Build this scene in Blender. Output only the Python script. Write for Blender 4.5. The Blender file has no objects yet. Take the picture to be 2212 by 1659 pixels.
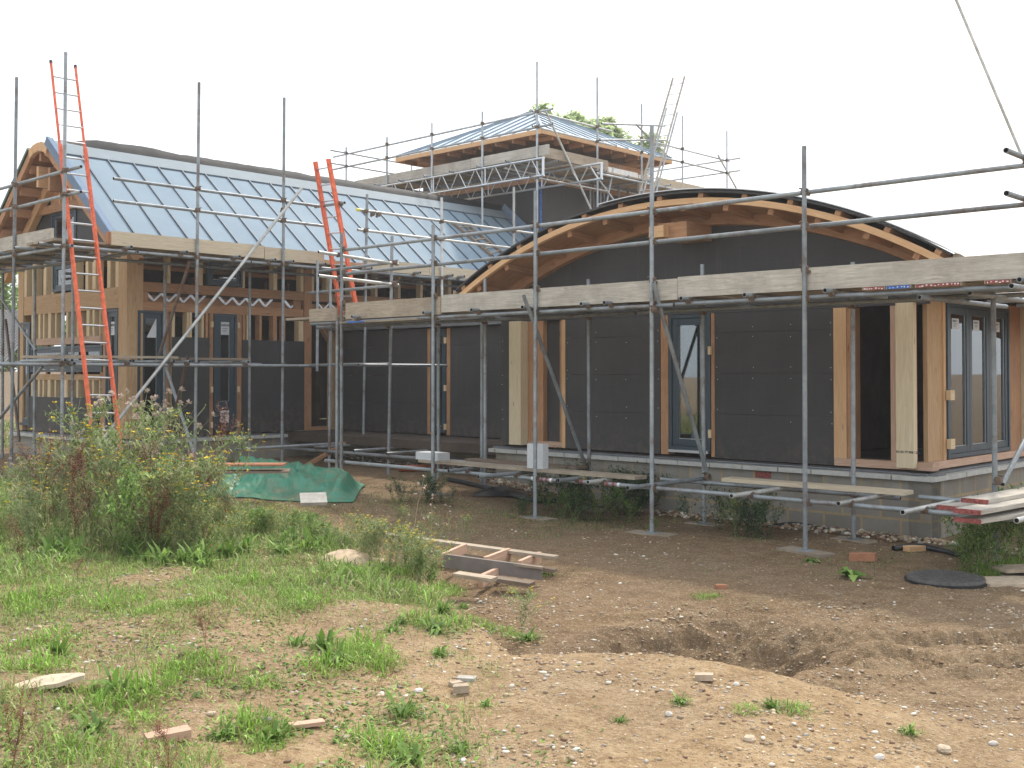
import bpy, math, random
import numpy as np
from mathutils import Vector, Matrix

# ------------------------------------------------------------------ camera
H = 1.75                       # camera height above the site
F = 2400.0                     # focal length in pixels of a 2212-wide picture
PITCH = math.radians(1.2)
CX, CY = 1106.0, 806.0 - F * math.tan(PITCH)
scn = bpy.context.scene
cam_d = bpy.data.cameras.new("camera")
cam = bpy.data.objects.new("camera", cam_d)
scn.collection.objects.link(cam)
cam.location = (0, 0, H)
cam.rotation_euler = (math.radians(90) + PITCH, 0, 0)
cam_d.sensor_width = 36.0
cam_d.lens = F / 2212.0 * 36.0
cam_d.shift_y = -(829.5 - CY) / 2212.0
cam_d.clip_start = 0.05
cam_d.clip_end = 4000
scn.camera = cam

# ------------------------------------------------------------------ light
SUN_EL, SUN_AZ = math.radians(50), math.radians(24)     # azimuth from +Y (behind the building) towards +X
w = bpy.data.worlds.new("World"); scn.world = w; w.use_nodes = True
nt = w.node_tree; nt.nodes.clear()
o_ = nt.nodes.new('ShaderNodeOutputWorld'); ad = nt.nodes.new('ShaderNodeAddShader')
sky = nt.nodes.new('ShaderNodeTexSky'); sky.sky_type = 'NISHITA'; sky.sun_disc = False
sky.sun_elevation = SUN_EL; sky.sun_rotation = SUN_AZ; sky.dust_density = 6.0; sky.air_density = 1.0
b1 = nt.nodes.new('ShaderNodeBackground'); b1.inputs[1].default_value = 0.055
b2 = nt.nodes.new('ShaderNodeBackground'); b2.inputs[0].default_value = (0.93, 0.97, 1.0, 1); b2.inputs[1].default_value = 0.86
nt.links.new(sky.outputs[0], b1.inputs[0]); nt.links.new(b1.outputs[0], ad.inputs[0]); nt.links.new(b2.outputs[0], ad.inputs[1])
nt.links.new(ad.outputs[0], o_.inputs[0])
sun_d = bpy.data.lights.new("sun", 'SUN'); sun_d.energy = 2.6; sun_d.angle = math.radians(4); sun_d.color = (1.0, 0.93, 0.83)
sun = bpy.data.objects.new("sun", sun_d); scn.collection.objects.link(sun)
sdir = Vector((math.sin(SUN_AZ) * math.cos(SUN_EL), math.cos(SUN_AZ) * math.cos(SUN_EL), math.sin(SUN_EL)))
sun.rotation_euler = sdir.to_track_quat('Z', 'Y').to_euler(); sun.location = sdir * 40
scn.view_settings.view_transform = 'Standard'; scn.view_settings.look = 'None'
scn.view_settings.gamma = 1.0; scn.view_settings.exposure = 0.47
scn.cycles.max_bounces = 6; scn.cycles.diffuse_bounces = 3; scn.cycles.transparent_max_bounces = 6

# ------------------------------------------------------------------ the building's own axes
A = np.array([-0.728, 0.6855]); A /= np.linalg.norm(A)       # along the front wall, away to the left
B = np.array([0.6855, 0.728]); B /= np.linalg.norm(B)        # into the building, away to the right
def W(u, v, z): return (A[0]*u + B[0]*v, A[1]*u + B[1]*v, z)
def ray(px, py):
    x = (px - CX) / F; y = (CY - py) / F
    c, s = math.cos(PITCH), math.sin(PITCH)
    return np.array([x, c - y*s, s + y*c])
def PV(px, py, v):             # point on the plane v = const, as (u, v, z)
    d = ray(px, py); t = v / (B[0]*d[0] + B[1]*d[1]); p = d*t
    return (A[0]*p[0] + A[1]*p[1], v, p[2])
def PU(px, py, u):
    d = ray(px, py); t = u / (A[0]*d[0] + A[1]*d[1]); p = d*t
    return (u, B[0]*p[0] + B[1]*p[1], p[2])
def UA(px, v, py=800): return PV(px, py, v)[0]
def VA(px, u, py=800): return PU(px, py, u)[1]
def XY(px, py, Y):             # point at forward distance Y
    d = ray(px, py); return d * (Y / d[1])

rnd = random.Random(7)
rng = np.random.default_rng(11)

# ------------------------------------------------------------------ noise and terrain
def _h(ix, iy, s):
    n = (ix.astype(np.int64)*374761393 + iy.astype(np.int64)*668265263 + s*1442695041) & 0x7fffffff
    n = ((n ^ (n >> 13)) * 1274126177) & 0x7fffffff
    return ((n ^ (n >> 16)) & 0xffff) / 65535.0
def vnoise(x, y, s=0):
    x = np.asarray(x, float); y = np.asarray(y, float)
    ix = np.floor(x); iy = np.floor(y); fx = x-ix; fy = y-iy
    fx = fx*fx*(3-2*fx); fy = fy*fy*(3-2*fy)
    a = _h(ix, iy, s); b = _h(ix+1, iy, s); c = _h(ix, iy+1, s); d = _h(ix+1, iy+1, s)
    return (a*(1-fx)+b*fx)*(1-fy) + (c*(1-fx)+d*fx)*fy
def fbm(x, y, s=0, n=4):
    t = 0; amp = 0.5
    for i in range(n):
        t = t + amp*(vnoise(x, y, s+i*17)-0.5); x = x*2.03+3.1; y = y*2.03+7.7; amp *= 0.5
    return t
def ss(a, b, x):
    t = np.clip((x-a)/(b-a), 0, 1); return t*t*(3-2*t)
BX = [-30, -6, -3.6, -1.9, -0.95, -0.5, -0.25, 0.0, 0.3, 0.8, 1.2, 1.7, 2.3, 3.2, 5, 30]
BY = [16, 14.2, 12.6, 10.9, 9.1, 7.9, 7.1, 6.30, 6.30, 6.30, 6.08, 5.80, 5.5, 5.2, 4.6, 4]
def bankedge(x): return np.interp(x, BX, BY)
def ground(x, y, fine=True):
    """site level relative to the camera (negative)"""
    x = np.asarray(x, float); y = np.asarray(y, float)
    u = A[0]*x + A[1]*y
    g = -1.77 + 0.21*ss(8.4, 11.6, u) + 0.08*ss(14, 18, u)
    p = -1.53 + 0.17*ss(0.4, -2.6, x) - 0.20*ss(0.9, 2.8, x)
    e = bankedge(x) + 0.35*fbm(x*1.3, y*1.3, 5, 3)*ss(.2, -.6, x) + .12*fbm(x*2.1, y*.2, 6, 3)
    wdt = np.interp(x, [-4, -1, -0.4, 0.4, 2, 4], [1.6, 1.0, 0.75, 0.42, 0.6, 1.2])
    k = ss(0, 1, (e - y)/wdt + 0.5)
    z = g*(1-k) + p*k
    d = np.sqrt(((x-1.35)/0.80)**2 + ((y-7.0)/0.66)**2)
    z = z - 0.20*ss(1.12, 0.55, d) + 0.045*np.exp(-((d-1.2)/0.18)**2) + ss(1.35, .7, d)*(0.15*(.5-np.abs(fbm(x*2.8, y*3.8, 88, 3))*2.2)*ss(.35, .8, d) + .05*np.abs(fbm(x*9, y*12, 89, 2))*2)
    near = ss(40, 18, y)
    z = z + near*(0.06*fbm(x*0.7, y*0.7, 21, 3) + 0.035*fbm(x*2.3, y*2.3, 31, 3))
    z = z + 0.17*ss(0.3, -1.2, x)*k*fbm(x*0.9, y*0.9, 77, 3)
    if fine:
        nr = ss(16, 9, y)
        z = z + nr*(0.030*fbm(x*8, y*8, 41, 3) + 0.020*np.maximum(0, vnoise(x*19, y*19, 57)-.62)*ss(.45,.6,vnoise(x*1.7, y*1.7, 58)) + 0.010*fbm(x*26, y*26, 51, 2))
        r = ss(0.3, 1.0, x)*ss(9.2, 8.2, y)*ss(5.6, 6.3, y)       # churned mud and wheel ruts
        z = z + r*0.085*(np.abs(fbm(x*2.2+3, y*5.0, 61, 4))*2.2-0.25)*ss(3.0, 1.6, np.abs(x-1.3)*1.0+0.6)
        for yo, sl in ((6.75, 0.10), (7.35, 0.06)):
            dd = y - (yo + sl*(x-2.0) + 0.08*np.sin(x*1.3))
            rut = np.exp(-(dd/0.14)**2)
            z = z - ss(1.7, 2.3, x)*rut*(0.055 + 0.030*np.tanh(3*np.sin(x*48 + np.abs(dd)*26)))
            z = z + ss(1.7, 2.3, x)*0.045*np.exp(-((np.abs(dd)-0.21)/0.07)**2)
    return z
def gz(x, y): return float(ground(np.array([x]), np.array([y]))[0])
def on_ground(px, py):
    d = ray(px, py); Y = np.geomspace(3.0, 45, 900)
    k = np.argmax(d[2]/d[1]*Y < ground(d[0]/d[1]*Y, Y)); Y = float(Y[k] if k else 45)
    return d[0]/d[1]*Y, Y

# ------------------------------------------------------------------ materials
def nmat(name, rough=0.8, metal=0.0, spec=0.5):
    m = bpy.data.materials.new(name); m.use_nodes = True
    n = m.node_tree.nodes; b = n['Principled BSDF']
    b.inputs['Roughness'].default_value = rough; b.inputs['Metallic'].default_value = metal
    if 'Specular IOR Level' in b.inputs: b.inputs['Specular IOR Level'].default_value = spec
    return m, m.node_tree, b
def node(t, kind, **kw):
    n = t.nodes.new(kind)
    for k, v in kw.items():
        if k.startswith('i_'):
            key = k[2:]; key = int(key) if key.isdigit() else key.replace('_', ' ')
            n.inputs[key].default_value = v
        else: setattr(n, k, v)
    return n
def coords(t, kind='Object', scale=(1, 1, 1)):
    c = node(t, 'ShaderNodeTexCoord'); m = node(t, 'ShaderNodeMapping'); m.inputs['Scale'].default_value = scale
    t.links.new(c.outputs[kind], m.inputs[0]); return m.outputs[0]
def noise(t, vec, scale, detail=4, rough=0.6, dist=0.0):
    n = node(t, 'ShaderNodeTexNoise'); n.inputs['Scale'].default_value = scale; n.inputs['Detail'].default_value = detail
    n.inputs['Roughness'].default_value = rough; n.inputs['Distortion'].default_value = dist
    t.links.new(vec, n.inputs['Vector']); return n.outputs['Fac']
def ramp(t, fac, stops):
    r = node(t, 'ShaderNodeValToRGB'); e = r.color_ramp.elements
    while len(e) < len(stops): e.new(0.5)
    for i, (p, c) in enumerate(stops):
        e[i].position = p; e[i].color = (*c, 1) if len(c) == 3 else c
    t.links.new(fac, r.inputs[0]); return r.outputs[0]
def mix(t, fac, a, b, mode='MIX'):
    m = node(t, 'ShaderNodeMix', data_type='RGBA', blend_type=mode)
    if isinstance(fac, (int, float)): m.inputs[0].default_value = fac
    else: t.links.new(fac, m.inputs[0])
    for i, x in ((6, a), (7, b)):
        if isinstance(x, tuple): m.inputs[i].default_value = (*x, 1) if len(x) == 3 else x
        else: t.links.new(x, m.inputs[i])
    return m.outputs[2]
def bump(t, b, h, strength=0.3, dist=0.01):
    n = node(t, 'ShaderNodeBump'); n.inputs['Strength'].default_value = strength; n.inputs['Distance'].default_value = dist
    t.links.new(h, n.inputs['Height']); t.links.new(n.outputs[0], b.inputs['Normal'])
def rand_hsv(t, col, amt=0.15, attr=True):
    oi = node(t, 'ShaderNodeObjectInfo'); mr = node(t, 'ShaderNodeMapRange')
    mr.inputs[3].default_value = 1-amt; mr.inputs[4].default_value = 1+amt
    t.links.new(oi.outputs['Random'], mr.inputs[0])
    h = node(t, 'ShaderNodeHueSaturation'); t.links.new(mr.outputs[0], h.inputs['Value']); t.links.new(col, h.inputs['Color'])
    return h.outputs[0]

def wood(name, c1, c2, knot=0.5, rough=0.75, amt=0.12, dirt=None, dirt_amt=0.5):
    m, t, b = nmat(name, rough, 0, 0.3)
    uv = coords(t, 'UV', (1.0, 14.0, 1)); g = noise(t, uv, 3.0, 6, 0.65, 1.2)
    col = ramp(t, g, [(0.3, c1), (0.68, c2)])
    uv3 = coords(t, 'UV', (1.0, 5.0, 1)); kn = node(t, 'ShaderNodeTexVoronoi'); kn.inputs['Scale'].default_value = 2.6
    t.links.new(uv3, kn.inputs['Vector'])
    kf = ramp(t, kn.outputs['Distance'], [(0.05, (1, 1, 1)), (0.15, (0, 0, 0))])
    km = node(t, 'ShaderNodeMath', operation='MULTIPLY'); km.inputs[1].default_value = knot
    t.links.new(kf, km.inputs[0])
    col = mix(t, km.outputs[0], col, tuple(x*0.33 for x in c1))
    if dirt:
        ob = coords(t, 'Object'); d = noise(t, ob, 2.2, 5, 0.7)
        dm = ramp(t, d, [(0.45, (0, 0, 0)), (0.72, (dirt_amt,)*3)])
        col = mix(t, dm, col, dirt)
    col = rand_hsv(t, col, amt)
    t.links.new(col, b.inputs['Base Color']); bump(t, b, g, 0.25, 0.004)
    return m
def plain(name, c, rough=0.7, metal=0.0, var=0.12, scale=6.0, spec=0.5, bmp=0.0, amt=0.08):
    m, t, b = nmat(name, rough, metal, spec)
    ob = coords(t, 'Object'); n = noise(t, ob, scale, 5, 0.65)
    col = ramp(t, n, [(0.3, tuple(x*(1-var) for x in c)), (0.7, tuple(min(1, x*(1+var)) for x in c))])
    col = rand_hsv(t, col, amt); t.links.new(col, b.inputs['Base Color'])
    if bmp: bump(t, b, n, bmp, 0.01)
    return m

M = {}
def tube_mat(name, c, rustamt=0.35, rough=0.5):
    m, t, b = nmat(name, rough, 0.3, 0.5)
    ob = coords(t, 'Object'); n = noise(t, ob, 5.0, 6, 0.7); n2 = noise(t, ob, 2.3, 5, 0.75, 0.4); n3 = noise(t, ob, 30, 3, 0.7)
    col = ramp(t, n, [(0.3, tuple(x*0.72 for x in c)), (0.7, tuple(x*1.25 for x in c))])
    rf = ramp(t, n2, [(0.52, (0, 0, 0)), (0.66, (rustamt*1.3,)*3)]); col = mix(t, rf, col, (0.13, 0.07, 0.04))
    sp = ramp(t, n3, [(0.66, (0, 0, 0)), (0.72, (0.6,)*3)]); col = mix(t, sp, col, (0.55, 0.53, 0.48))
    col = rand_hsv(t, col, 0.22); t.links.new(col, b.inputs['Base Color'])
    bump(t, b, n3, 0.15, 0.003)
    return m
M['tube'] = tube_mat('galvanised_tube', (0.27, 0.30, 0.32), 0.5)
M['tube_bright'] = tube_mat('bright_tube', (0.52, 0.53, 0.51), 0.2)
M['tube_glare'] = tube_mat('glare_whitened_tube', (0.46, 0.50, 0.53), 0.12)  # paler copy of the tube colour, imitating glare on the tower
M['tube_brown'] = tube_mat('rusty_tube', (0.16, 0.12, 0.10), 0.8)
M['coupler'] = plain('rusty_coupler', (0.17, 0.12, 0.085), 0.75, 0.4, 0.45, 22)
M['bore'] = plain('tube_bore', (0.02, 0.02, 0.02), 0.9)
M['alu'] = plain('aluminium', (0.62, 0.64, 0.66), 0.32, 0.75, 0.08)
M['orange'] = plain('orange_paint', (0.74, 0.15, 0.07), 0.6, 0, 0.3, 14, 0.3)
M['white_paint'] = plain('white_paint', (0.75, 0.75, 0.74), 0.6)
M['yellow_cap'] = plain('yellow_plastic', (0.72, 0.66, 0.10), 0.5)
M['old_board'] = wood('weathered_board', (0.28, 0.225, 0.165), (0.47, 0.40, 0.31), 0.35, 0.85, 0.16, (0.16, 0.12, 0.09), 0.55)
M['grey_board'] = wood('grey_weathered_board', (0.36, 0.33, 0.28), (0.60, 0.56, 0.49), 0.35, 0.85, 0.08, (0.20, 0.17, 0.14), 0.5)
M['new_board'] = wood('new_pale_board', (0.47, 0.385, 0.27), (0.62, 0.53, 0.40), 0.4, 0.8, 0.05)
M['dark_board'] = wood('dark_board', (0.15, 0.11, 0.08), (0.27, 0.21, 0.16), 0.3, 0.85, 0.15)
M['fir'] = wood('orange_fir_timber', (0.34, 0.17, 0.085), (0.50, 0.285, 0.155), 0.7, 0.75, 0.14, (0.20, 0.12, 0.08), 0.45)
M['fir_pale'] = wood('light_fir_timber', (0.55, 0.32, 0.16), (0.70, 0.46, 0.26), 0.5, 0.7, 0.08)
M['pine'] = wood('pale_pine_timber', (0.60, 0.45, 0.26), (0.74, 0.60, 0.40), 0.55, 0.7, 0.08)
M['lvl'] = wood('pale_laminated_timber', (0.62, 0.50, 0.32), (0.76, 0.66, 0.47), 0.8, 0.7, 0.03)
M['pink_timber'] = wood('pinkish_sill_timber', (0.44, 0.27, 0.18), (0.62, 0.43, 0.32), 0.4, 0.75, 0.08)
M['oak'] = wood('squared_post_timber', (0.42, 0.26, 0.13), (0.58, 0.40, 0.235), 0.5, 0.75, 0.05)
M['frame_blue'] = plain('blue_grey_paint', (0.030, 0.055, 0.075), 0.42, 0, 0.08, 3, 0.5)
M['metal_trim'] = plain('blue_metal_trim', (0.19, 0.26, 0.36), 0.7, 0.0, 0.08, 6, 0.08)
M['green_trim'] = plain('dark_green_trim', (0.05, 0.09, 0.06), 0.5)
M['black_rubber'] = plain('black_membrane', (0.030, 0.031, 0.033), 0.42, 0, 0.25, 3, 0.5, 0.2)
M['grey_membrane'] = plain('grey_damp_membrane', (0.15, 0.16, 0.175), 0.5, 0, 0.2, 5)
M['ridge_rubber'] = plain('dull_black_membrane', (0.026, 0.028, 0.031), 0.7, 0, 0.25, 3, 0.15, 0.2)
M['ply_grey'] = plain('weathered_grey_brown_face', (0.20, 0.175, 0.16), 0.8, 0, 0.15, 8, 0.3)
M['paper'] = plain('white_label_paper', (0.66, 0.69, 0.72), 0.6, 0, 0.03)
M['ink'] = plain('dark_label_ink', (0.03, 0.05, 0.06), 0.7)
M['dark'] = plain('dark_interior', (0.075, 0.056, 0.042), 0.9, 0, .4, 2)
M['flash'] = plain('grey_flashing', (0.235, 0.28, 0.31), 0.7, 0, 0.06, 3, 0.08)
M['concrete'] = plain('pale_concrete', (0.40, 0.38, 0.34), 0.9, 0, 0.2, 12, 0.3, 0.3)
M['aircrete'] = plain('white_aerated_block', (0.60, 0.62, 0.63), 0.9, 0, 0.08, 25, 0.2, 0.2)
M['brick'] = plain('red_brown_brick', (0.36, 0.17, 0.10), 0.9, 0, 0.2, 14, 0.2, 0.3)
M['redpaint'] = plain('red_band_paint', (0.27, 0.075, 0.065), 0.9, 0, 0.75, 45)
M['bluepaint'] = plain('blue_band_paint', (0.04, 0.13, 0.42), 0.8, 0, 0.5, 30)
M['iron'] = plain('cast_iron', (0.12, 0.115, 0.11), 0.65, 0.3, 0.35, 25, 0.4, 0.4)
M['clay_pipe'] = plain('orange_pipe', (0.36, 0.10, 0.045), 0.5)
M['black_plastic'] = plain('black_plastic_pipe', (0.018, 0.019, 0.022), 0.4, 0, 0.3, 9)
M['stone_tan'] = plain('tan_stone', (0.42, 0.34, 0.25), 0.85, 0, 0.25, 20, 0.3, 0.2, 0.3)
M['stone_white'] = plain('white_flint', (0.54, 0.50, 0.45), 0.7, 0, 0.15, 20, 0.4, 0.2, 0.15)
M['stone_brown'] = plain('brown_stone', (0.30, 0.18, 0.11), 0.85, 0, 0.25, 20, 0.3, 0.2, 0.3)
M['stone_grey'] = plain('grey_stone', (0.22, 0.21, 0.21), 0.85, 0, 0.25, 20, 0.3, 0.2, 0.3)

def leafmat(name, c, c2=None, var=0.35, transl=0.25, spec=0.25):
    m, t, b = nmat(name, 0.6, 0, spec)
    g = node(t, 'ShaderNodeNewGeometry'); ob = coords(t, 'Object'); n = noise(t, ob, 3.0, 2, 0.6)
    c2 = c2 or tuple(x*1.6 for x in c)
    col = ramp(t, g.outputs['Random Per Island'], [(0.0, tuple(x*(1-var) for x in c)), (0.55, c), (1.0, c2)])
    col = rand_hsv(t, col, 0.12)
    t.links.new(col, b.inputs['Base Color'])
    tr = node(t, 'ShaderNodeBsdfTranslucent'); t.links.new(col, tr.inputs[0]); ms = node(t, 'ShaderNodeMixShader'); ms.inputs[0].default_value = transl
    t.links.new(b.outputs[0], ms.inputs[1]); t.links.new(tr.outputs[0], ms.inputs[2])
    t.links.new(ms.outputs[0], t.nodes['Material Output'].inputs[0])
    return m
M['grass'] = leafmat('green_grass', (0.22, 0.32, 0.07), (0.40, 0.48, 0.16))
M['grass_bright'] = leafmat('bright_grass', (0.24, 0.42, 0.06), (0.38, 0.58, 0.14))
M['grass_dry'] = leafmat('dry_grass', (0.33, 0.27, 0.14), (0.56, 0.48, 0.30))
M['leaf'] = leafmat('broad_leaf', (0.16, 0.28, 0.055), (0.34, 0.50, 0.13), 0.4, 0.35)
M['leaf_grey'] = leafmat('grey_green_leaf', (0.19, 0.27, 0.085), (0.40, 0.47, 0.20), 0.4, 0.35)
M['leaf_straw'] = leafmat('straw_green_leaf', (0.32, 0.35, 0.14), (0.56, 0.54, 0.28), 0.3, 0.35)
M['leaf_dark'] = leafmat('dark_leaf', (0.05, 0.10, 0.035), (0.11, 0.20, 0.07))
M['stem'] = leafmat('pale_stem', (0.36, 0.37, 0.20), (0.55, 0.52, 0.33), 0.25, 0.0)
M['dead'] = leafmat('red_brown_seed', (0.17, 0.062, 0.032), (0.30, 0.12, 0.06), 0.4, 0.05)
M['fluff'] = leafmat('pinkish_seed_fluff', (0.52, 0.42, 0.36), (0.72, 0.62, 0.55), 0.2, 0.3)
M['yellow'] = leafmat('yellow_petal', (0.78, 0.55, 0.02), (0.85, 0.66, 0.05), 0.1, 0.15)
M['tree_leaf'] = leafmat('tree_leaf', (0.42, 0.52, 0.26), (0.60, 0.70, 0.42), 0.2, 0.7)
M['bark'] = plain('bark', (0.12, 0.09, 0.065), 0.9, 0, 0.3, 8, 0.2, 0.4)

# dark fibre board with fine grooves
def board_mat():
    m, t, b = nmat('dark_sheathing_board', 0.62, 0, 0.45)
    ob = coords(t, 'Object'); n = noise(t, ob, 1.1, 4, 0.6); n2 = noise(t, coords(t, 'Object', (1, 1, 22)), 4, 4, 0.7); n3 = noise(t, ob, 60, 2, 0.5)
    col = ramp(t, n, [(0.3, (0.036, 0.0355, 0.037)), (0.7, (0.053, 0.052, 0.053))])
    col = mix(t, ramp(t, n2, [(0.5, (0, 0, 0)), (0.75, (0.35,)*3)]), col, (0.078, 0.075, 0.072))
    stk = noise(t, coords(t, 'Object', (7, 7, .5)), 2.2, 5, 0.7)                      # dried run marks and mud splashed up from the ground
    col = mix(t, ramp(t, stk, [(0.55, (0, 0, 0)), (0.75, (0.35,)*3)]), col, (0.095, 0.09, 0.082))
    sx_ = node(t, 'ShaderNodeSeparateXYZ'); t.links.new(coords(t, 'Object'), sx_.inputs[0])
    mz = node(t, 'ShaderNodeMapRange'); mz.inputs[1].default_value = 1.15; mz.inputs[2].default_value = 0.6; t.links.new(sx_.outputs[2], mz.inputs[0])
    ms_ = node(t, 'ShaderNodeMath', operation='MULTIPLY'); t.links.new(mz.outputs[0], ms_.inputs[0]); t.links.new(ramp(t, noise(t, coords(t, 'Object'), 9, 6, 0.75), [(0.45, (0, 0, 0)), (0.62, (0.55,)*3)]), ms_.inputs[1])
    col = mix(t, ms_.outputs[0], col, (0.16, 0.12, 0.085))
    col = rand_hsv(t, col, 0.08); t.links.new(col, b.inputs['Base Color']); bump(t, b, n3, 0.12, 0.002)
    return m
M['panel'] = board_mat()
def zinc_mat():
    m, t, b = nmat('blue_grey_zinc', 0.7, 0.0, 0.08)
    ob = coords(t, 'Object'); n = noise(t, ob, 0.8, 4, 0.6); n2 = noise(t, ob, 9, 4, 0.6)
    col = ramp(t, n, [(0.3, (0.200, 0.270, 0.335)), (0.7, (0.240, 0.312, 0.375))])
    col = mix(t, ramp(t, n2, [(0.5, (0, 0, 0)), (0.8, (0.25,)*3)]), col, (0.28, 0.345, 0.40))
    t.links.new(col, b.inputs['Base Color'])
    r = ramp(t, n2, [(0.3, (0.66,)*3), (0.7, (0.78,)*3)]); t.links.new(r, b.inputs['Roughness'])
    return m
M['zinc'] = zinc_mat()
M['zinc_seam'] = plain('dark_roof_seam', (0.065, 0.095, 0.13), 0.6)
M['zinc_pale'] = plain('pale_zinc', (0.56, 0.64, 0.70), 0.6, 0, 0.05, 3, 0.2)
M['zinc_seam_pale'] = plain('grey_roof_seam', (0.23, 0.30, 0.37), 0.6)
def glass_mat():
    m, t, b = nmat('window_glass', 0.03, 0, 0.5)
    t.nodes.remove(b)
    gl = node(t, 'ShaderNodeBsdfGlossy'); gl.inputs['Roughness'].default_value = 0.02; gl.inputs[0].default_value = (0.9, 0.95, 1, 1)
    tr = node(t, 'ShaderNodeBsdfTransparent'); tr.inputs[0].default_value = (0.72, 0.78, 0.78, 1)
    fr = node(t, 'ShaderNodeFresnel'); fr.inputs[0].default_value = 1.55
    mu = node(t, 'ShaderNodeMath', operation='MULTIPLY_ADD'); mu.inputs[1].default_value = 1.2; mu.inputs[2].default_value = 0.10
    t.links.new(fr.outputs[0], mu.inputs[0])
    ms = node(t, 'ShaderNodeMixShader'); t.links.new(mu.outputs[0], ms.inputs[0]); t.links.new(tr.outputs[0], ms.inputs[1]); t.links.new(gl.outputs[0], ms.inputs[2])
    t.links.new(ms.outputs[0], t.nodes['Material Output'].inputs[0])
    return m
M['glass'] = glass_mat()
def block_mat():
    m, t, b = nmat('concrete_blockwork', 0.92, 0, 0.2)
    uv = coords(t, 'UV'); br = node(t, 'ShaderNodeTexBrick'); br.inputs['Scale'].default_value = 1.0
    br.inputs['Brick Width'].default_value = 0.45; br.inputs['Row Height'].default_value = 0.225; br.inputs['Mortar Size'].default_value = 0.014
    br.inputs['Color1'].default_value = (0.255, 0.245, 0.22, 1); br.inputs['Color2'].default_value = (0.35, 0.335, 0.30, 1); br.inputs['Mortar'].default_value = (0.46, 0.35, 0.20, 1)
    t.links.new(uv, br.inputs['Vector'])
    ob = coords(t, 'Object'); n = noise(t, ob, 2.5, 6, 0.7); n2 = noise(t, ob, 40, 3, 0.7)
    col = mix(t, ramp(t, n, [(0.40, (0, 0, 0)), (0.7, (0.6,)*3)]), br.outputs[0], (0.22, 0.18, 0.12))
    col = mix(t, ramp(t, n2, [(0.3, (0.35,)*3), (0.7, (0, 0, 0))]), col, (0.17, 0.155, 0.13))
    st = noise(t, coords(t, 'Object', (3, 3, 0.35)), 3, 4, 0.6)
    col = mix(t, ramp(t, st, [(0.58, (0, 0, 0)), (0.74, (0.5,)*3)]), col, (0.42, 0.33, 0.20))
    t.links.new(col, b.inputs['Base Color']); bump(t, b, n2, 0.4, 0.006)
    return m
M['block'] = block_mat()
M['coping'] = plain('coping_stone', (0.50, 0.50, 0.47), 0.85, 0, 0.14, 10, 0.3, 0.2, 0.0)
def tarp_mat():
    m, t, b = nmat('green_tarpaulin', 0.5, 0, 0.4)
    ob = coords(t, 'Object'); n = noise(t, ob, 2.6, 6, 0.7, 0.5)
    col = ramp(t, n, [(0.3, (0.022, 0.15, 0.09)), (0.6, (0.04, 0.22, 0.14))])
    n2 = noise(t, ob, 5, 6, 0.75)
    col = mix(t, ramp(t, n2, [(0.48, (0, 0, 0)), (0.66, (0.65,)*3)]), col, (0.23, 0.17, 0.10))
    t.links.new(col, b.inputs['Base Color']); bump(t, b, n, 0.5, 0.03)
    return m
M['tarp'] = tarp_mat()
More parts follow.
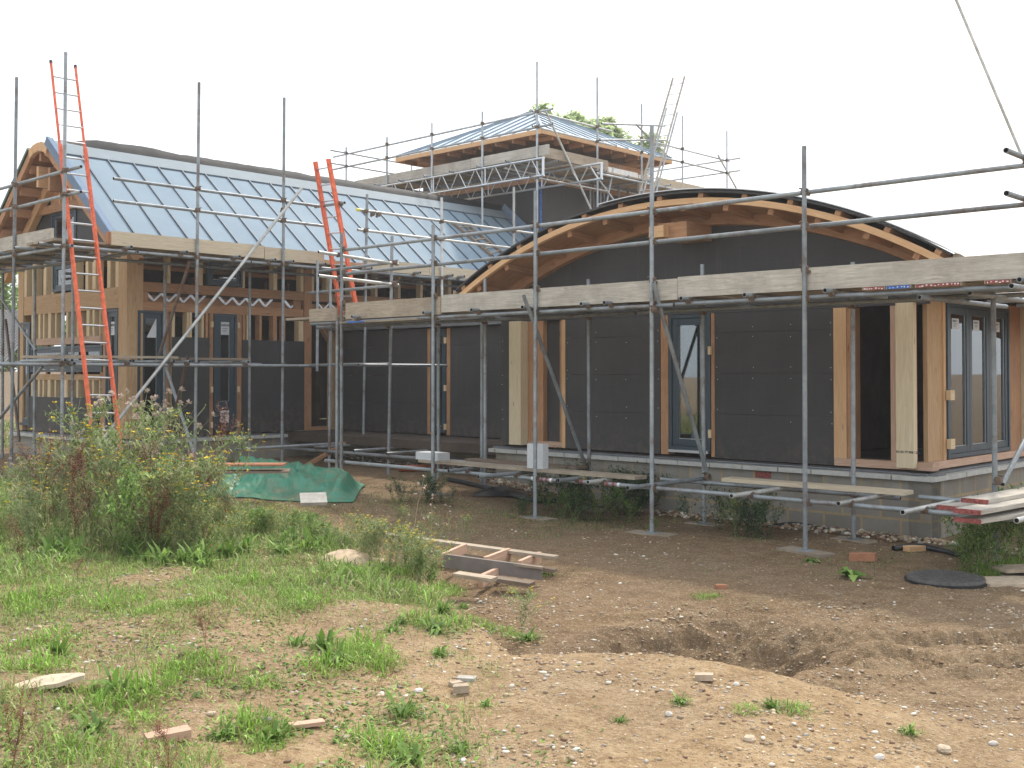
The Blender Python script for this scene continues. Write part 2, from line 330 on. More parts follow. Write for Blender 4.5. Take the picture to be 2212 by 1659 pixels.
def soil_mat():
    m, t, b = nmat('sandy_soil', 0.95, 0, 0.15)
    ob = coords(t, 'Object')
    at = node(t, 'ShaderNodeAttribute', attribute_name='bank'); wt = node(t, 'ShaderNodeAttribute', attribute_name='damp_rut_shade')
    n1 = noise(t, ob, 0.55, 4, 0.6); n2 = noise(t, ob, 4.5, 6, 0.72); n3 = noise(t, ob, 38, 4, 0.75); n4 = noise(t, ob, 130, 2, 0.7)
    lo = ramp(t, n2, [(0.28, (0.145, 0.090, 0.047)), (0.50, (0.225, 0.150, 0.084)), (0.74, (0.33, 0.24, 0.148))])
    hi = ramp(t, n2, [(0.28, (0.26, 0.168, 0.085)), (0.50, (0.42, 0.295, 0.165)), (0.74, (0.56, 0.425, 0.265))])
    col = mix(t, at.outputs['Fac'], lo, hi)
    col = mix(t, ramp(t, n1, [(0.42, (0, 0, 0)), (0.62, (0.45,)*3)]), col, (0.24, 0.175, 0.115))
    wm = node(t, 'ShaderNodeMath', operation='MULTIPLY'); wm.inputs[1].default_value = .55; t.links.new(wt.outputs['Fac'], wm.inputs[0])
    col = mix(t, wm.outputs[0], col, (0.085, 0.058, 0.038))  # moist soil in the hollow, plus shade painted along the ruts
    col = mix(t, ramp(t, n3, [(0.30, (0.7,)*3), (0.50, (0, 0, 0))]), col, (0.11, 0.066, 0.034))
    col = mix(t, ramp(t, n3, [(0.56, (0, 0, 0)), (0.70, (0.7,)*3)]), col, (0.55, 0.44, 0.30))
    vo = node(t, 'ShaderNodeTexVoronoi'); vo.inputs['Scale'].default_value = 26; t.links.new(ob, vo.inputs['Vector'])
    vr = node(t, 'ShaderNodeTexVoronoi'); vr.inputs['Scale'].default_value = 26; t.links.new(ob, vr.inputs['Vector'])
    sep = node(t, 'ShaderNodeSeparateColor'); t.links.new(vr.outputs['Color'], sep.inputs[0])
    big = node(t, 'ShaderNodeMath', operation='MULTIPLY'); t.links.new(ramp(t, vo.outputs['Distance'], [(0.14, (1, 1, 1)), (0.24, (0, 0, 0))]), big.inputs[0])
    t.links.new(ramp(t, sep.outputs[0], [(0.72, (0, 0, 0)), (0.76, (0.85,)*3)]), big.inputs[1])
    col = mix(t, big.outputs[0], col, (0.52, 0.43, 0.33))
    v2 = node(t, 'ShaderNodeTexVoronoi'); v2.inputs['Scale'].default_value = 75; t.links.new(ob, v2.inputs['Vector'])
    s2 = node(t, 'ShaderNodeSeparateColor'); t.links.new(v2.outputs['Color'], s2.inputs[0])
    b2_ = node(t, 'ShaderNodeMath', operation='MULTIPLY'); t.links.new(ramp(t, v2.outputs['Distance'], [(0.20, (1, 1, 1)), (0.34, (0, 0, 0))]), b2_.inputs[0])
    t.links.new(ramp(t, s2.outputs[1], [(0.66, (0, 0, 0)), (0.70, (0.8,)*3)]), b2_.inputs[1])
    col = mix(t, b2_.outputs[0], col, (0.50, 0.40, 0.29))
    t.links.new(col, b.inputs['Base Color'])
    hsum = node(t, 'ShaderNodeMath', operation='ADD'); t.links.new(n3, hsum.inputs[0]); t.links.new(n2, hsum.inputs[1])
    h2 = node(t, 'ShaderNodeMath', operation='MULTIPLY_ADD'); h2.inputs[1].default_value = 0.7; t.links.new(big.outputs[0], h2.inputs[0]); t.links.new(hsum.outputs[0], h2.inputs[2])
    bump(t, b, h2.outputs[0], 0.95, 0.03)
    return m
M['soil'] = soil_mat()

# ------------------------------------------------------------------ mesh builder (points are relative to camera height)
class MB:
    def __init__(s): s.v = []; s.f = []; s.uv = []; s.sm = []; s.mi = []
    def face(s, pts, uv=None, smooth=False, mi=0):
        n = len(s.v); s.v += [tuple(p) for p in pts]; s.f.append(tuple(range(n, n+len(pts))))
        s.uv.append(uv or [(0, 0)]*len(pts)); s.sm.append(smooth); s.mi.append(mi)
    def hexa(s, c, mi=0, r=None):
        """c: 8 corners, bottom 0-3 ccw, top 4-7"""
        c = [np.array(x, float) for x in c]
        ou, ov = rnd.random()*50, rnd.random()*50
        for q in ((3, 2, 1, 0), (4, 5, 6, 7), (0, 1, 5, 4), (1, 2, 6, 5), (2, 3, 7, 6), (3, 0, 4, 7)):
            p = [c[i] for i in q]; l1 = np.linalg.norm(p[1]-p[0]); l2 = np.linalg.norm(p[3]-p[0])
            uv = [(ou, ov), (ou+l1, ov), (ou+l1, ov+l2), (ou, ov+l2)] if l1 >= l2 else [(ou, ov), (ou, ov+l1), (ou+l2, ov+l1), (ou+l2, ov)]
            ov += 0.37; s.face(p, uv, False, mi)
    def bx(s, u0, u1, v0, v1, z0, z1, mi=0):
        """box in building axes"""
        if u0 > u1: u0, u1 = u1, u0
        if v0 > v1: v0, v1 = v1, v0
        P = lambda u, v, z: W(u, v, z)
        s.hexa([P(u1, v0, z0), P(u0, v0, z0), P(u0, v1, z0), P(u1, v1, z0), P(u1, v0, z1), P(u0, v0, z1), P(u0, v1, z1), P(u1, v1, z1)], mi)
    def beam(s, p0, p1, wd, ht, up=(0, 0, 1), mi=0):
        p0 = np.array(p0, float); p1 = np.array(p1, float); d = p1-p0; d /= np.linalg.norm(d)
        up = np.array(up, float); sd = np.cross(d, up); sd /= np.linalg.norm(sd); up = np.cross(sd, d)
        a = sd*wd/2; b = up*ht/2
        s.hexa([p0-a-b, p0+a-b, p1+a-b, p1-a-b, p0-a+b, p0+a+b, p1+a+b, p1-a+b], mi)
    def tube(s, p0, p1, r=0.0242, n=12, hollow=True, mi=0, bore=None, r1=None):
        p0 = np.array(p0, float); p1 = np.array(p1, float); d = p1-p0; L = np.linalg.norm(d); d /= L
        h = np.array([0, 0, 1.0]) if abs(d[2]) < 0.9 else np.array([1.0, 0, 0])
        a = np.cross(d, h); a /= np.linalg.norm(a); b = np.cross(d, a); r1 = r if r1 is None else r1
        cs = [(math.cos(2*math.pi*i/n), math.sin(2*math.pi*i/n)) for i in range(n)]
        R0 = [p0+(a*c+b*e)*r for c, e in cs]; R1 = [p1+(a*c+b*e)*r1 for c, e in cs]
        k = len(s.v); s.v += [tuple(x) for x in R0+R1]
        for i in range(n):
            j = (i+1) % n; s.f.append((k+i, k+n+i, k+n+j, k+j)); s.uv.append([(0, i/n), (L, i/n), (L, (i+1)/n), (0, (i+1)/n)]); s.sm.append(True); s.mi.append(mi)
        if hollow and bore is not None:
            for (pc, R, sg) in ((p0, R0, 1), (p1, R1, -1)):
                rr = 0.80; I = [pc+(x-pc)*rr for x in R]; D = [x+d*sg*0.03 for x in I]
                for i in range(n):
                    j = (i+1) % n
                    q = [R[i], R[j], I[j], I[i]]; s.face(q if sg > 0 else q[::-1], None, False, mi)
                    q = [I[i], I[j], D[j], D[i]]; s.face(q if sg > 0 else q[::-1], None, False, bore)
                s.face(D if sg > 0 else D[::-1], None, False, bore)
        else:
            s.face(R0, None, False, mi); s.face(R1[::-1], None, False, mi)
    def grid(s, P, uvs=None, smooth=True, mi=0, flip=False):
        """P[i][j] points"""
        ni, nj = len(P), len(P[0]); k = len(s.v)
        for r in P: s.v += [tuple(p) for p in r]
        for i in range(ni-1):
            for j in range(nj-1):
                q = (k+i*nj+j, k+(i+1)*nj+j, k+(i+1)*nj+j+1, k+i*nj+j+1)
                uv = [(i, j), (i+1, j), (i+1, j+1), (i, j+1)] if uvs is None else [uvs(i, j), uvs(i+1, j), uvs(i+1, j+1), uvs(i, j+1)]
                if flip: q = q[::-1]; uv = uv[::-1]
                s.f.append(q); s.uv.append(uv); s.sm.append(smooth); s.mi.append(mi)
    def build(s, name, mat, parent=None, base=None):
        me = bpy.data.meshes.new(name)
        off = np.array([0, 0, H]) if base is None else -np.array(base, float) + np.array([0, 0, 0.0])
        if base is None: vs = [(x, y, z+H) for x, y, z in s.v]
        else: vs = [(x-base[0], y-base[1], z-base[2]) for x, y, z in s.v]
        me.from_pydata(vs, [], s.f); me.update()
        uvl = me.uv_layers.new(name='UVMap'); flat = np.array([c for f in s.uv for p in f for c in p], dtype=np.float32); uvl.data.foreach_set('uv', flat)
        me.polygons.foreach_set('use_smooth', s.sm); me.polygons.foreach_set('material_index', s.mi)
        for m in (mat if isinstance(mat, (list, tuple)) else [mat]): me.materials.append(M[m] if isinstance(m, str) else m)
        o = bpy.data.objects.new(name, me); scn.collection.objects.link(o)
        if parent is not None:
            o.parent = parent
            if base is None:          # geometry is in world space: put it in the root's frame
                r = parent
                while r.parent: r = r.parent
                me.transform(Matrix.Translation(-Vector(r['_base'])))
        elif base is not None: o.location = (base[0], base[1], base[2]+H)
        return o
def tag(o, label=None, cat=None, group=None, kind=None):
    if label: o['label'] = label
    if cat: o['category'] = cat
    if group: o['group'] = group
    if kind: o['kind'] = kind
    return o
def thing(name, base, label, cat, group=None):
    o = bpy.data.objects.new(name, None); scn.collection.objects.link(o); o.empty_display_size = 0.2
    o.location = (base[0], base[1], base[2]+H); o['_base'] = (float(base[0]), float(base[1]), float(base[2]+H))
    return tag(o, label, cat, group)
def single(mb, name, mat, label, cat, group=None):
    v = np.array(mb.v); base = (float(v[:, 0].mean()), float(v[:, 1].mean()), float(v[:, 2].min()))
    return tag(mb.build(name, mat, None, base), label, cat, group)
def structure(mb, name, mat): return tag(mb.build(name, mat), None, None, None, 'structure')
# ------------------------------------------------------------------ the ground: one sheet to the horizon
def build_ground():
    xs = np.concatenate([np.linspace(-1400, -60, 12), np.linspace(-55, -9, 40), np.linspace(-8.6, -4.1, 46), np.linspace(-4.0, 4.6, 300), np.linspace(4.7, 9, 44), np.linspace(10, 55, 40), np.linspace(60, 1400, 12)])
    ys = np.concatenate([np.linspace(-60, 2.5, 14), np.linspace(2.7, 3.4, 8), np.geomspace(3.45, 10.5, 330), np.geomspace(10.6, 40, 110), np.geomspace(43, 1800, 26)])
    X, Y = np.meshgrid(xs, ys); Z = ground(X, Y)
    nx, ny = len(xs), len(ys)
    v = np.stack([X.ravel(), Y.ravel(), Z.ravel()+H], 1)
    i = np.arange(ny-1)[:, None]*nx + np.arange(nx-1)[None, :]
    f = np.stack([i, i+1, i+nx+1, i+nx], -1).reshape(-1, 4)
    me = bpy.data.meshes.new('ground'); me.vertices.add(len(v)); me.vertices.foreach_set('co', v.ravel().astype(np.float32))
    me.loops.add(len(f)*4); me.loops.foreach_set('vertex_index', f.ravel().astype(np.int32))
    me.polygons.add(len(f)); me.polygons.foreach_set('loop_start', np.arange(0, len(f)*4, 4, dtype=np.int32)); me.polygons.foreach_set('loop_total', np.full(len(f), 4, dtype=np.int32))
    me.polygons.foreach_set('use_smooth', np.ones(len(f), bool)); me.update(); me.validate()
    at = me.attributes.new('bank', 'FLOAT', 'POINT')           # dry dug-out subsoil on the bank, darker trodden earth below it
    e = bankedge(X) + 0.3*fbm(X*1.3, Y*1.3, 5, 3)
    k = ss(-0.35, 0.35, (e-Y)) * (0.82 + 0.5*fbm(X*1.1, Y*1.1, 9, 3)); k = k + 0.35*ss(9.5, 7.0, Y)*(1-k)*ss(0.2, 1.5, X)
    k = np.maximum(k, .95*ss(-.75, -.25, e-Y)*ss(-1.1, -.5, X)*ss(.5, .1, X)*ss(8.6, 7.9, Y))
    k = np.clip(k - 0.35*ss(-.4, -1.6, X)*ss(6.5, 8.5, Y), 0, 1)
    at.data.foreach_set('value', k.ravel().astype(np.float32))
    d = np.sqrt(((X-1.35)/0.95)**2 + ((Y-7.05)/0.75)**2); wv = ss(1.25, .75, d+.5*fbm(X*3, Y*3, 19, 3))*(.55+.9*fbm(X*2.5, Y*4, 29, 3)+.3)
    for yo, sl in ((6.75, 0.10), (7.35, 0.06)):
        dd = Y - (yo + sl*(X-2.0) + 0.08*np.sin(X*1.3)); wv = wv + ss(1.6, 2.4, X)*ss(7, 5, X)*np.exp(-(dd/.15)**2)*(.45+.45*np.tanh(3*np.sin(X*48+np.abs(dd)*26)))  # tread troughs darkened as painted shade, so the ruts show in diffuse light
    wv = np.clip(wv, 0, 1)*(1-np.clip(k*.8, 0, 1)); at2 = me.attributes.new('damp_rut_shade', 'FLOAT', 'POINT'); at2.data.foreach_set('value', np.clip(wv, 0, 1).ravel().astype(np.float32))
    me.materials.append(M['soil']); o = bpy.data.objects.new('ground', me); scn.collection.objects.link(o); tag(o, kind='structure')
build_ground()

# ------------------------------------------------------------------ shared building pieces
def plinth(root, runs):
    """runs: (fixed axis, value, from, to, outward sign)"""
    for ax, c, a, b, sg in runs:
        m = MB(); lo, hi = min(c, c-sg*0.25), max(c, c-sg*0.25)
        L = abs(b-a)
        def q(p0, p1, z0, z1):
            P = (lambda s, z: W(c, s, z)) if ax == 'u' else (lambda s, z: W(s, c, z))
            m.face([P(p0, z0), P(p1, z0), P(p1, z1), P(p0, z1)], [(p0, z0), (p1, z0), (p1, z1), (p0, z1)])
        if ax == 'u': m.bx(lo+0.003, hi-0.003, a, b, -2.3, -1.146)
        else: m.bx(a, b, lo+0.003, hi-0.003, -2.3, -1.146)
        q(a, b, -2.3, -1.144)
        m.build('blockwork_plinth', 'block', root)
def copings(root, runs):
    for ax, c, a, b, sg in runs:
        m = MB(); s = a; st = 1 if b > a else -1
        while (b-s)*st > 0.02:
            e = s + st*min(0.45+rnd.uniform(-0.03, 0.03), abs(b-s)); g = 0.006*st; dz = rnd.uniform(-0.003, 0.003); dc = rnd.uniform(-0.004, 0.004)
            o0, o1 = c + sg*(0.065+dc), c - sg*0.10
            if ax == 'u': m.bx(o0, o1, s+g, e-g, -1.144+dz, -1.092+dz)
            else: m.bx(s+g, e-g, o0, o1, -1.144+dz, -1.092+dz)
            s = e
        m.build('coping_stones', 'coping', root)
        m = MB()
        if ax == 'u': m.bx(c-sg*0.03, c-sg*0.24, a, b, -1.088, -1.068)
        else: m.bx(a, b, c-sg*0.03, c-sg*0.24, -1.088, -1.068)
        m.build('damp_membrane', 'grey_membrane', root)

def panels(root, ax, c, a, b, z0, z1, sg, name='sheathing_panel', rows=0.5, screws=True, z_first=None):
    """dark boards in horizontal courses, with small screw heads beside each joint"""
    m = MB(); z = z0; t = 0.02
    zs = [z0] + [q for q in np.arange((z_first if z_first is not None else z0+rows), z1-0.03, rows)] + [z1]
    for i in range(len(zs)-1):
        d = rnd.uniform(0, 0.003); lo = zs[i] + (0.0012 if i else 0); hi = zs[i+1] - 0.0012
        if ax == 'v': m.bx(a, b, c+d, c+t+d, lo, hi)
        else: m.bx(c+d, c+t+d, a, b, lo, hi)
    if screws:
        r = 0.0042; lo, hi = min(a, b), max(a, b); n = max(1, round((hi-lo)/0.55)); cols = [lo+0.03+(hi-lo-0.06)*i/n for i in range(n+1)]
        for zz in zs[1:-1]:
            for s in cols:
                for dz in (-0.065, 0.065):
                    if rnd.random() < 0.22: continue
                    s2 = s+rnd.uniform(-.01, .01); z2 = zz+dz+rnd.uniform(-.012, .012)
                    if ax == 'v': m.bx(s2-r, s2+r, c-0.003, c+0.004, z2-r, z2+r, 1)
                    else: m.bx(c-0.003, c+0.004, s2-r, s2+r, z2-r, z2+r, 1)
    return m.build(name, ['panel', 'white_paint'], root)

def window(root, ax, c, a, b, z0, z1, fw=0.07, dep=0.08, panes=1, name='window', rails=(), bars=True, sills=False, glass=True):
    """frame set in the wall; c = outer face coordinate; a..b along the wall"""
    lo, hi = min(a, b), max(a, b); m = MB()
    def q(s0, s1, y0, y1, d0=0.0, d1=None, mi=0):
        d1 = dep if d1 is None else d1
        if ax == 'v': m.bx(s0, s1, c+d0, c+d1, y0, y1, mi)
        else: m.bx(c+d0, c+d1, s0, s1, y0, y1, mi)
    o = 0.045                                                      # outer frame, then the leaf
    q(lo, lo+o, z0, z1); q(hi-o, hi, z0, z1); q(lo+o, hi-o, z1-o, z1, 0.002); q(lo+o, hi-o, z0, z0+o, 0.002)
    wd = (hi-lo-2*o)/panes
    gl = []
    for i in range(panes):
        s0, s1 = lo+o+wd*i+0.004, lo+o+wd*(i+1)-0.004
        q(s0, s0+fw, z0+o+.004, z1-o-.004, 0.014); q(s1-fw, s1, z0+o+.004, z1-o-.004, 0.014)
        ys = [z0+o+.004] + [r for rr in rails for r in (rr,)] + [z1-o-.004]
        q(s0+fw, s1-fw, ys[0], ys[0]+fw, 0.016); q(s0+fw, s1-fw, ys[-1]-fw, ys[-1], 0.016)
        for r in rails: q(s0+fw, s1-fw, r-fw*0.8, r+fw*0.8, 0.016)
        edges = [ys[0]+fw] + [x for r in rails for x in (r-fw*0.8, r+fw*0.8)] + [ys[-1]-fw]
        for k in range(0, len(edges), 2): gl.append((s0+fw, s1-fw, edges[k], edges[k+1]))
    for s0, s1, y0, y1 in gl:                                       # bright spacer bar round each pane
        w_ = 0.005
        q(s0, s0+w_, y0, y1, 0.030, 0.036, 1); q(s1-w_, s1, y0, y1, 0.030, 0.036, 1); q(s0+w_, s1-w_, y0, y0+w_, 0.030, 0.036, 1)
    fr = m.build(name, ['frame_blue', 'alu'], root)
    if glass:
        for s0, s1, y0, y1 in gl:
            m = MB(); cc = c+0.040
            if ax == 'v': m.bx(s0-.002, s1+.002, cc, cc+0.006, y0-.002, y1+.002)
            else: m.bx(cc, cc+0.006, s0-.002, s1+.002, y0-.002, y1+.002)
            m.build('pane', 'glass', fr)
    return fr
def text_obj(txt, size, mat, name, parent, o, right, up):
    """lettering lying on a plane: o = lower-left corner, right/up unit vectors"""
    cu = bpy.data.curves.new('lettering_curve', 'FONT'); cu.body = txt; cu.size = size; cu.extrude = 0.0; cu.offset = size*0.03
    ob = bpy.data.objects.new('tmp', cu); scn.collection.objects.link(ob)
    me = bpy.data.meshes.new_from_object(ob); bpy.data.objects.remove(ob)
    right = np.array(right); up = np.array(up); nrm = np.cross(right, up)
    r = parent
    while r.parent: r = r.parent
    bs = np.array(r['_base'])
    for v in me.vertices:
        p = np.array(o)+np.array([0, 0, H])+right*v.co.x+up*v.co.y+nrm*0.0015-bs; v.co = p
    me.materials.clear(); me.materials.append(M[mat]); t = bpy.data.objects.new(name, me); scn.collection.objects.link(t); t.parent = parent
    return t
def label(win, ax, c, a, b, z0, z1, word='rational'):
    """paper label behind the pane edge, printed with the maker's word"""
    lo, hi = min(a, b), max(a, b); m = MB()
    if ax == 'v': m.bx(lo, hi, c, c+0.002, z0, z1)
    else: m.bx(c, c+0.002, lo, hi, z0, z1)
    lb = m.build('paper_label', 'paper', win)
    hgt = z1-z0; wd = hi-lo
    if ax == 'v': o = W(hi-wd*0.09, c-0.001, z1-hgt*0.33); right = (-A[0], -A[1], 0)
    else: o = W(c-0.001, lo+wd*0.07, z1-hgt*0.33); right = (B[0], B[1], 0)
    text_obj(word, hgt*0.30, 'ink', 'lettering', win, o, right, (0, 0, 1))
    m = MB()
    for k in range(3):
        y = z0+hgt*(0.48-0.13*k)
        if ax == 'v': m.bx(hi-wd*0.25, hi-wd*(0.75-0.1*k), c-.003, c-.0015, y, y+hgt*.03)
        else: m.bx(c-.003, c-.0015, lo+wd*.2, lo+wd*(.75-.1*k), y, y+hgt*.03)
    m.build('small_print', 'ink', win)
def studs(root, ax, c, lst, z0, z1, dep=0.14, name='timber_stud', mat='pine'):
    for a, b in lst:
        m = MB()
        if ax == 'v': m.bx(a, b, c, c+dep, z0, z1)
        else: m.bx(c, c+dep, a, b, z0, z1)
        m.build(name, mat, root)
def bar(root, ax, c, a, b, z0, z1, dep, name, mat, d0=0.0):
    m = MB()
    if ax == 'v': m.bx(a, b, c+d0, c+dep, z0, z1)
    else: m.bx(c+d0, c+dep, a, b, z0, z1)
    return m.build(name, mat, root)

# ================================================================== LEFT WING (gabled, metal roof)
GU0, GU1, GV = 16.70, 20.80, 8.73        # long wall plane, far corner, gable plane
LV1 = 19.4
wing = thing('wing_building', W(GU0, GV, -1.6), 'gabled timber framed wing with blue grey metal roof behind the orange ladders', 'building')
R_ = wing
plinth(R_, [('u', GU0-0.06, GV-0.06, 12.72, -1), ('v', GV-0.06, GU0-0.06, GU1+0.06, -1)])
copings(R_, [('u', GU0-0.06, GV-0.12, 12.62, -1), ('v', GV-0.06, GU0-0.12, GU1+0.12, -1)])
# floors, far walls
m = MB(); m.bx(GU0+.02, GU1, GV+.02, LV1, -1.16, -1.06); m.build('ground_floor', 'dark', R_)
m = MB(); m.bx(GU0+.12, GU1, GV+.12, LV1, 1.10, 1.28); m.build('upper_floor', 'fir', R_)
for k, vv in enumerate(np.arange(GV+0.5, LV1, 0.6)): bar(R_, 'u', GU1-.12, vv, vv+.05, -1.05, 2.0, .10, 'far_stud', 'fir')
m = MB(); m.bx(GU1-.02, GU1, GV+.9, LV1, -1.05, 1.0); m.build('far_sheathing', 'dark', R_)
m = MB(); m.bx(GU1-.02, GU1, GV+.2, LV1, 1.28, 1.50); m.bx(GU1-.02, GU1, GV+.2, 11.2, 1.5, 2.1); m.bx(GU1-.02, GU1, 12.3, 14.6, 1.5, 2.1); m.bx(GU1-.02, GU1, 15.2, LV1, 1.5, 2.1); m.bx(GU1-.02, GU1, 11.2, 15.2, 1.68, 2.1); m.build('far_upper_sheathing', 'dark', R_)
m = MB(); m.bx(GU0+.6, GU1-.1, 12.9, 13.0, -1.05, 1.05); m.bx(GU0+2.0, GU0+2.1, GV+1.2, 12.9, -1.05, 1.05); m.build('inner_partition', 'dark', R_)
m = MB(); m.bx(GU0+.05, GU1, LV1-.5, LV1-.4, -1.05, 2.3); m.build('end_partition', 'dark', R_)
# corner post and far corner post
m = MB(); m.bx(GU0-.012, GU0+.27, GV-.012, GV+.27, -1.052, 1.98); m.build('corner_post', 'oak', R_)
m = MB(); m.bx(GU1-.22, GU1+.012, GV-.012, GV+.2, -1.052, 1.98); m.build('far_corner_post', 'oak', R_)
# long wall beams
pv = lambda px, y=800: VA(px, GU0, y)
bar(R_, 'u', GU0, GV+.262, 18.6, 1.33, 1.485, .14, 'upper_rail', 'fir')
bar(R_, 'u', GU0, GV+.262, pv(655), 1.02, 1.165, .14, 'lower_rail', 'fir')
bar(R_, 'u', GU0, pv(668), 15.5, 1.02, 1.165, .14, 'lower_rail', 'fir')
bar(R_, 'u', GU0+.02, GV+.262, 18.6, 1.93, 2.03, .12, 'wall_plate', 'fir')
bar(R_, 'u', GU0+.13, GV+.262, 15.5, 1.165, 1.33, .15, 'joist_backing', 'dark')
bar(R_, 'u', GU0+.01, GV+.262, pv(320), 1.168, 1.327, .12, 'packer_block', 'fir')
bar(R_, 'u', GU0+.02, pv(635), pv(651), 1.168, 1.327, .12, 'packer_block', 'fir')
# metal web struts between the rails
m = MB(); s = pv(318); k = 0
while s < pv(636):
    if k % 5 != 4:
        e = s+0.27
        for w0, w1, z0, z1 in ((s, s+.13, 1.315, 1.185), (s+.13, e, 1.185, 1.315)):
            for off in (0.03, 0.075):
                m.beam(W(GU0+off, w0, z0), W(GU0+off, w1, z1), 0.003, 0.022, (0, 0, 1))
    s += 0.27; k += 1
s = pv(686)
while s < pv(735):
    for w0, w1, z0, z1 in ((s, s+.15, 1.315, 1.185), (s+.15, s+.3, 1.185, 1.315)): m.beam(W(GU0+.03, w0, z0), W(GU0+.03, w1, z1), 0.003, 0.022)
    s += .3
m.build('metal_web_struts', 'alu', R_)
# mid post at px 655-671, opening, inner corner post
m = MB(); m.bx(GU0-.012, GU0+.18, pv(656), pv(672), -1.052, 1.94); m.build('door_post', 'fir', R_)
m = MB(); m.bx(GU0-.005, GU0+.15, pv(717), pv(729), -1.052, 1.02); m.build('door_post', 'oak', R_)
bar(R_, 'u', GU0, pv(672), pv(717), -1.052, -0.99, .14, 'door_sill', 'fir')
m = MB(); m.beam(W(GU0+.07, pv(690), 1.0), W(GU0+.07, pv(716), .62), .1, .1); m.build('knee_brace', 'fir', R_)
# upper studs
us = [(297, 304), (361, 367), (429, 437), (523, 528), (590, 598), (649, 655), (673, 678), (704, 711), (755, 760), (810, 815), (860, 865), (908, 913), (953, 958), (968, 975), (1010, 1015)]
studs(R_, 'u', GU0, [(pv(a), pv(b)) for a, b in us], 1.487, 1.928)
window(R_, 'u', GU0-.02, pv(447), pv(522), 1.50, 1.90, 0.05)
# lower windows, studs, panels
wA = window(R_, 'u', GU0-.025, pv(296), pv(353), -0.99, 1.015, 0.075)
wB = window(R_, 'u', GU0-.025, pv(461), pv(510), -0.99, 1.015, 0.085, rails=(-0.55,))
label(wB, 'u', GU0+.006, pv(475.5), pv(498.5), 0.66, 0.88)
label(wB, 'u', GU0+.006, pv(475.5), pv(498.5), -0.86, -0.64)
m = MB(); a, b = pv(317), pv(341)
m.face([W(GU0+.010, a, .58), W(GU0+.010, b, .58), W(GU0+.010, b, .90), W(GU0+.010, b-.03, .90)]); m.build('torn_paper_label', 'paper', wA)
for px in ((358, 364), (371, 377), (403, 408), (409, 414), (435, 440), (444, 449), (524, 529), (533, 538), (560, 565), (590, 598), (612, 616), (645, 655)):
    bar(R_, 'u', GU0, pv(px[0]), pv(px[1]), -1.052, 1.018, .14, 'timber_stud', 'pine' if px[0] % 2 else 'fir')
bar(R_, 'u', GU0-.004, pv(353.5), pv(358), -1.052, 1.018, .14, 'timber_stud', 'fir')
bar(R_, 'u', GU0-.004, pv(451.5), pv(460), -1.052, 1.018, .14, 'timber_stud', 'fir')
bar(R_, 'u', GU0-.004, pv(511), pv(521.5), -1.052, 1.018, .14, 'timber_stud', 'fir')
panels(R_, 'u', GU0-.022, pv(371), pv(451), -1.04, .60, -1, rows=3, screws=False)
panels(R_, 'u', GU0-.022, pv(522), pv(656), -1.04, .58, -1, rows=3, screws=False)
for px in (462-6, 513, 355):
    for zz in (.78, -.33, -.93): bar(R_, 'u', GU0-.03, pv(px-2), pv(px+3), zz, zz+.10, .06, 'window_wedge', 'pine')
# gable wall, ground floor
pu = lambda px, y=800: UA(px, GV, y)
bar(R_, 'v', GV, GU0+.262, GU1-.21, 1.06, 1.40, .14, 'gable_beam', 'oak')
gst = [(50, 56), (68, 74), (92, 98), (110, 115), (158, 162), (183, 189), (198, 205), (230, 237), (248, 255)]
studs(R_, 'v', GV, [(pu(a), pu(b)) for a, b in gst], 1.402, 1.98)
wC = window(R_, 'v', GV-.02, pu(113), pu(159), 1.43, 1.93, .06)
wD = window(R_, 'v', GV-.025, pu(41), pu(66), -0.95, .93, .075)
wE = window(R_, 'v', GV-.025, pu(230), pu(256), -0.95, 1.045, .075)
label(wE, 'v', GV+.006, pu(236), pu(246), .62, .84)
bar(R_, 'v', GV, pu(67), pu(222), .50, .62, .14, 'window_lintel', 'pink_timber')
wF = window(R_, 'v', GV-.02, pu(68), pu(222), .02, .47, .06, panes=2)
label(wF, 'v', GV+.012, pu(120), pu(129), .20, .36); label(wF, 'v', GV+.012, pu(145), pu(155), .20, .36)
bar(R_, 'v', GV, pu(67), pu(222), -.12, -.02, .14, 'window_sill', 'oak')
gs2 = [(67, 71), (82, 86), (92, 95), (103, 109), (118, 121), (142, 146), (154, 157), (165, 169), (186, 192), (199, 203), (214, 221)]
studs(R_, 'v', GV, [(pu(a), pu(b)) for a, b in gs2], .622, 1.058)
studs(R_, 'v', GV, [(pu(a), pu(b)) for a, b in gs2], -.42, -.122)
panels(R_, 'v', GV-.022, pu(62), pu(215), -1.04, -.42, -1, rows=3, screws=False)
bar(R_, 'v', GV, pu(216), pu(228), -1.052, 1.058, .14, 'timber_stud', 'fir')
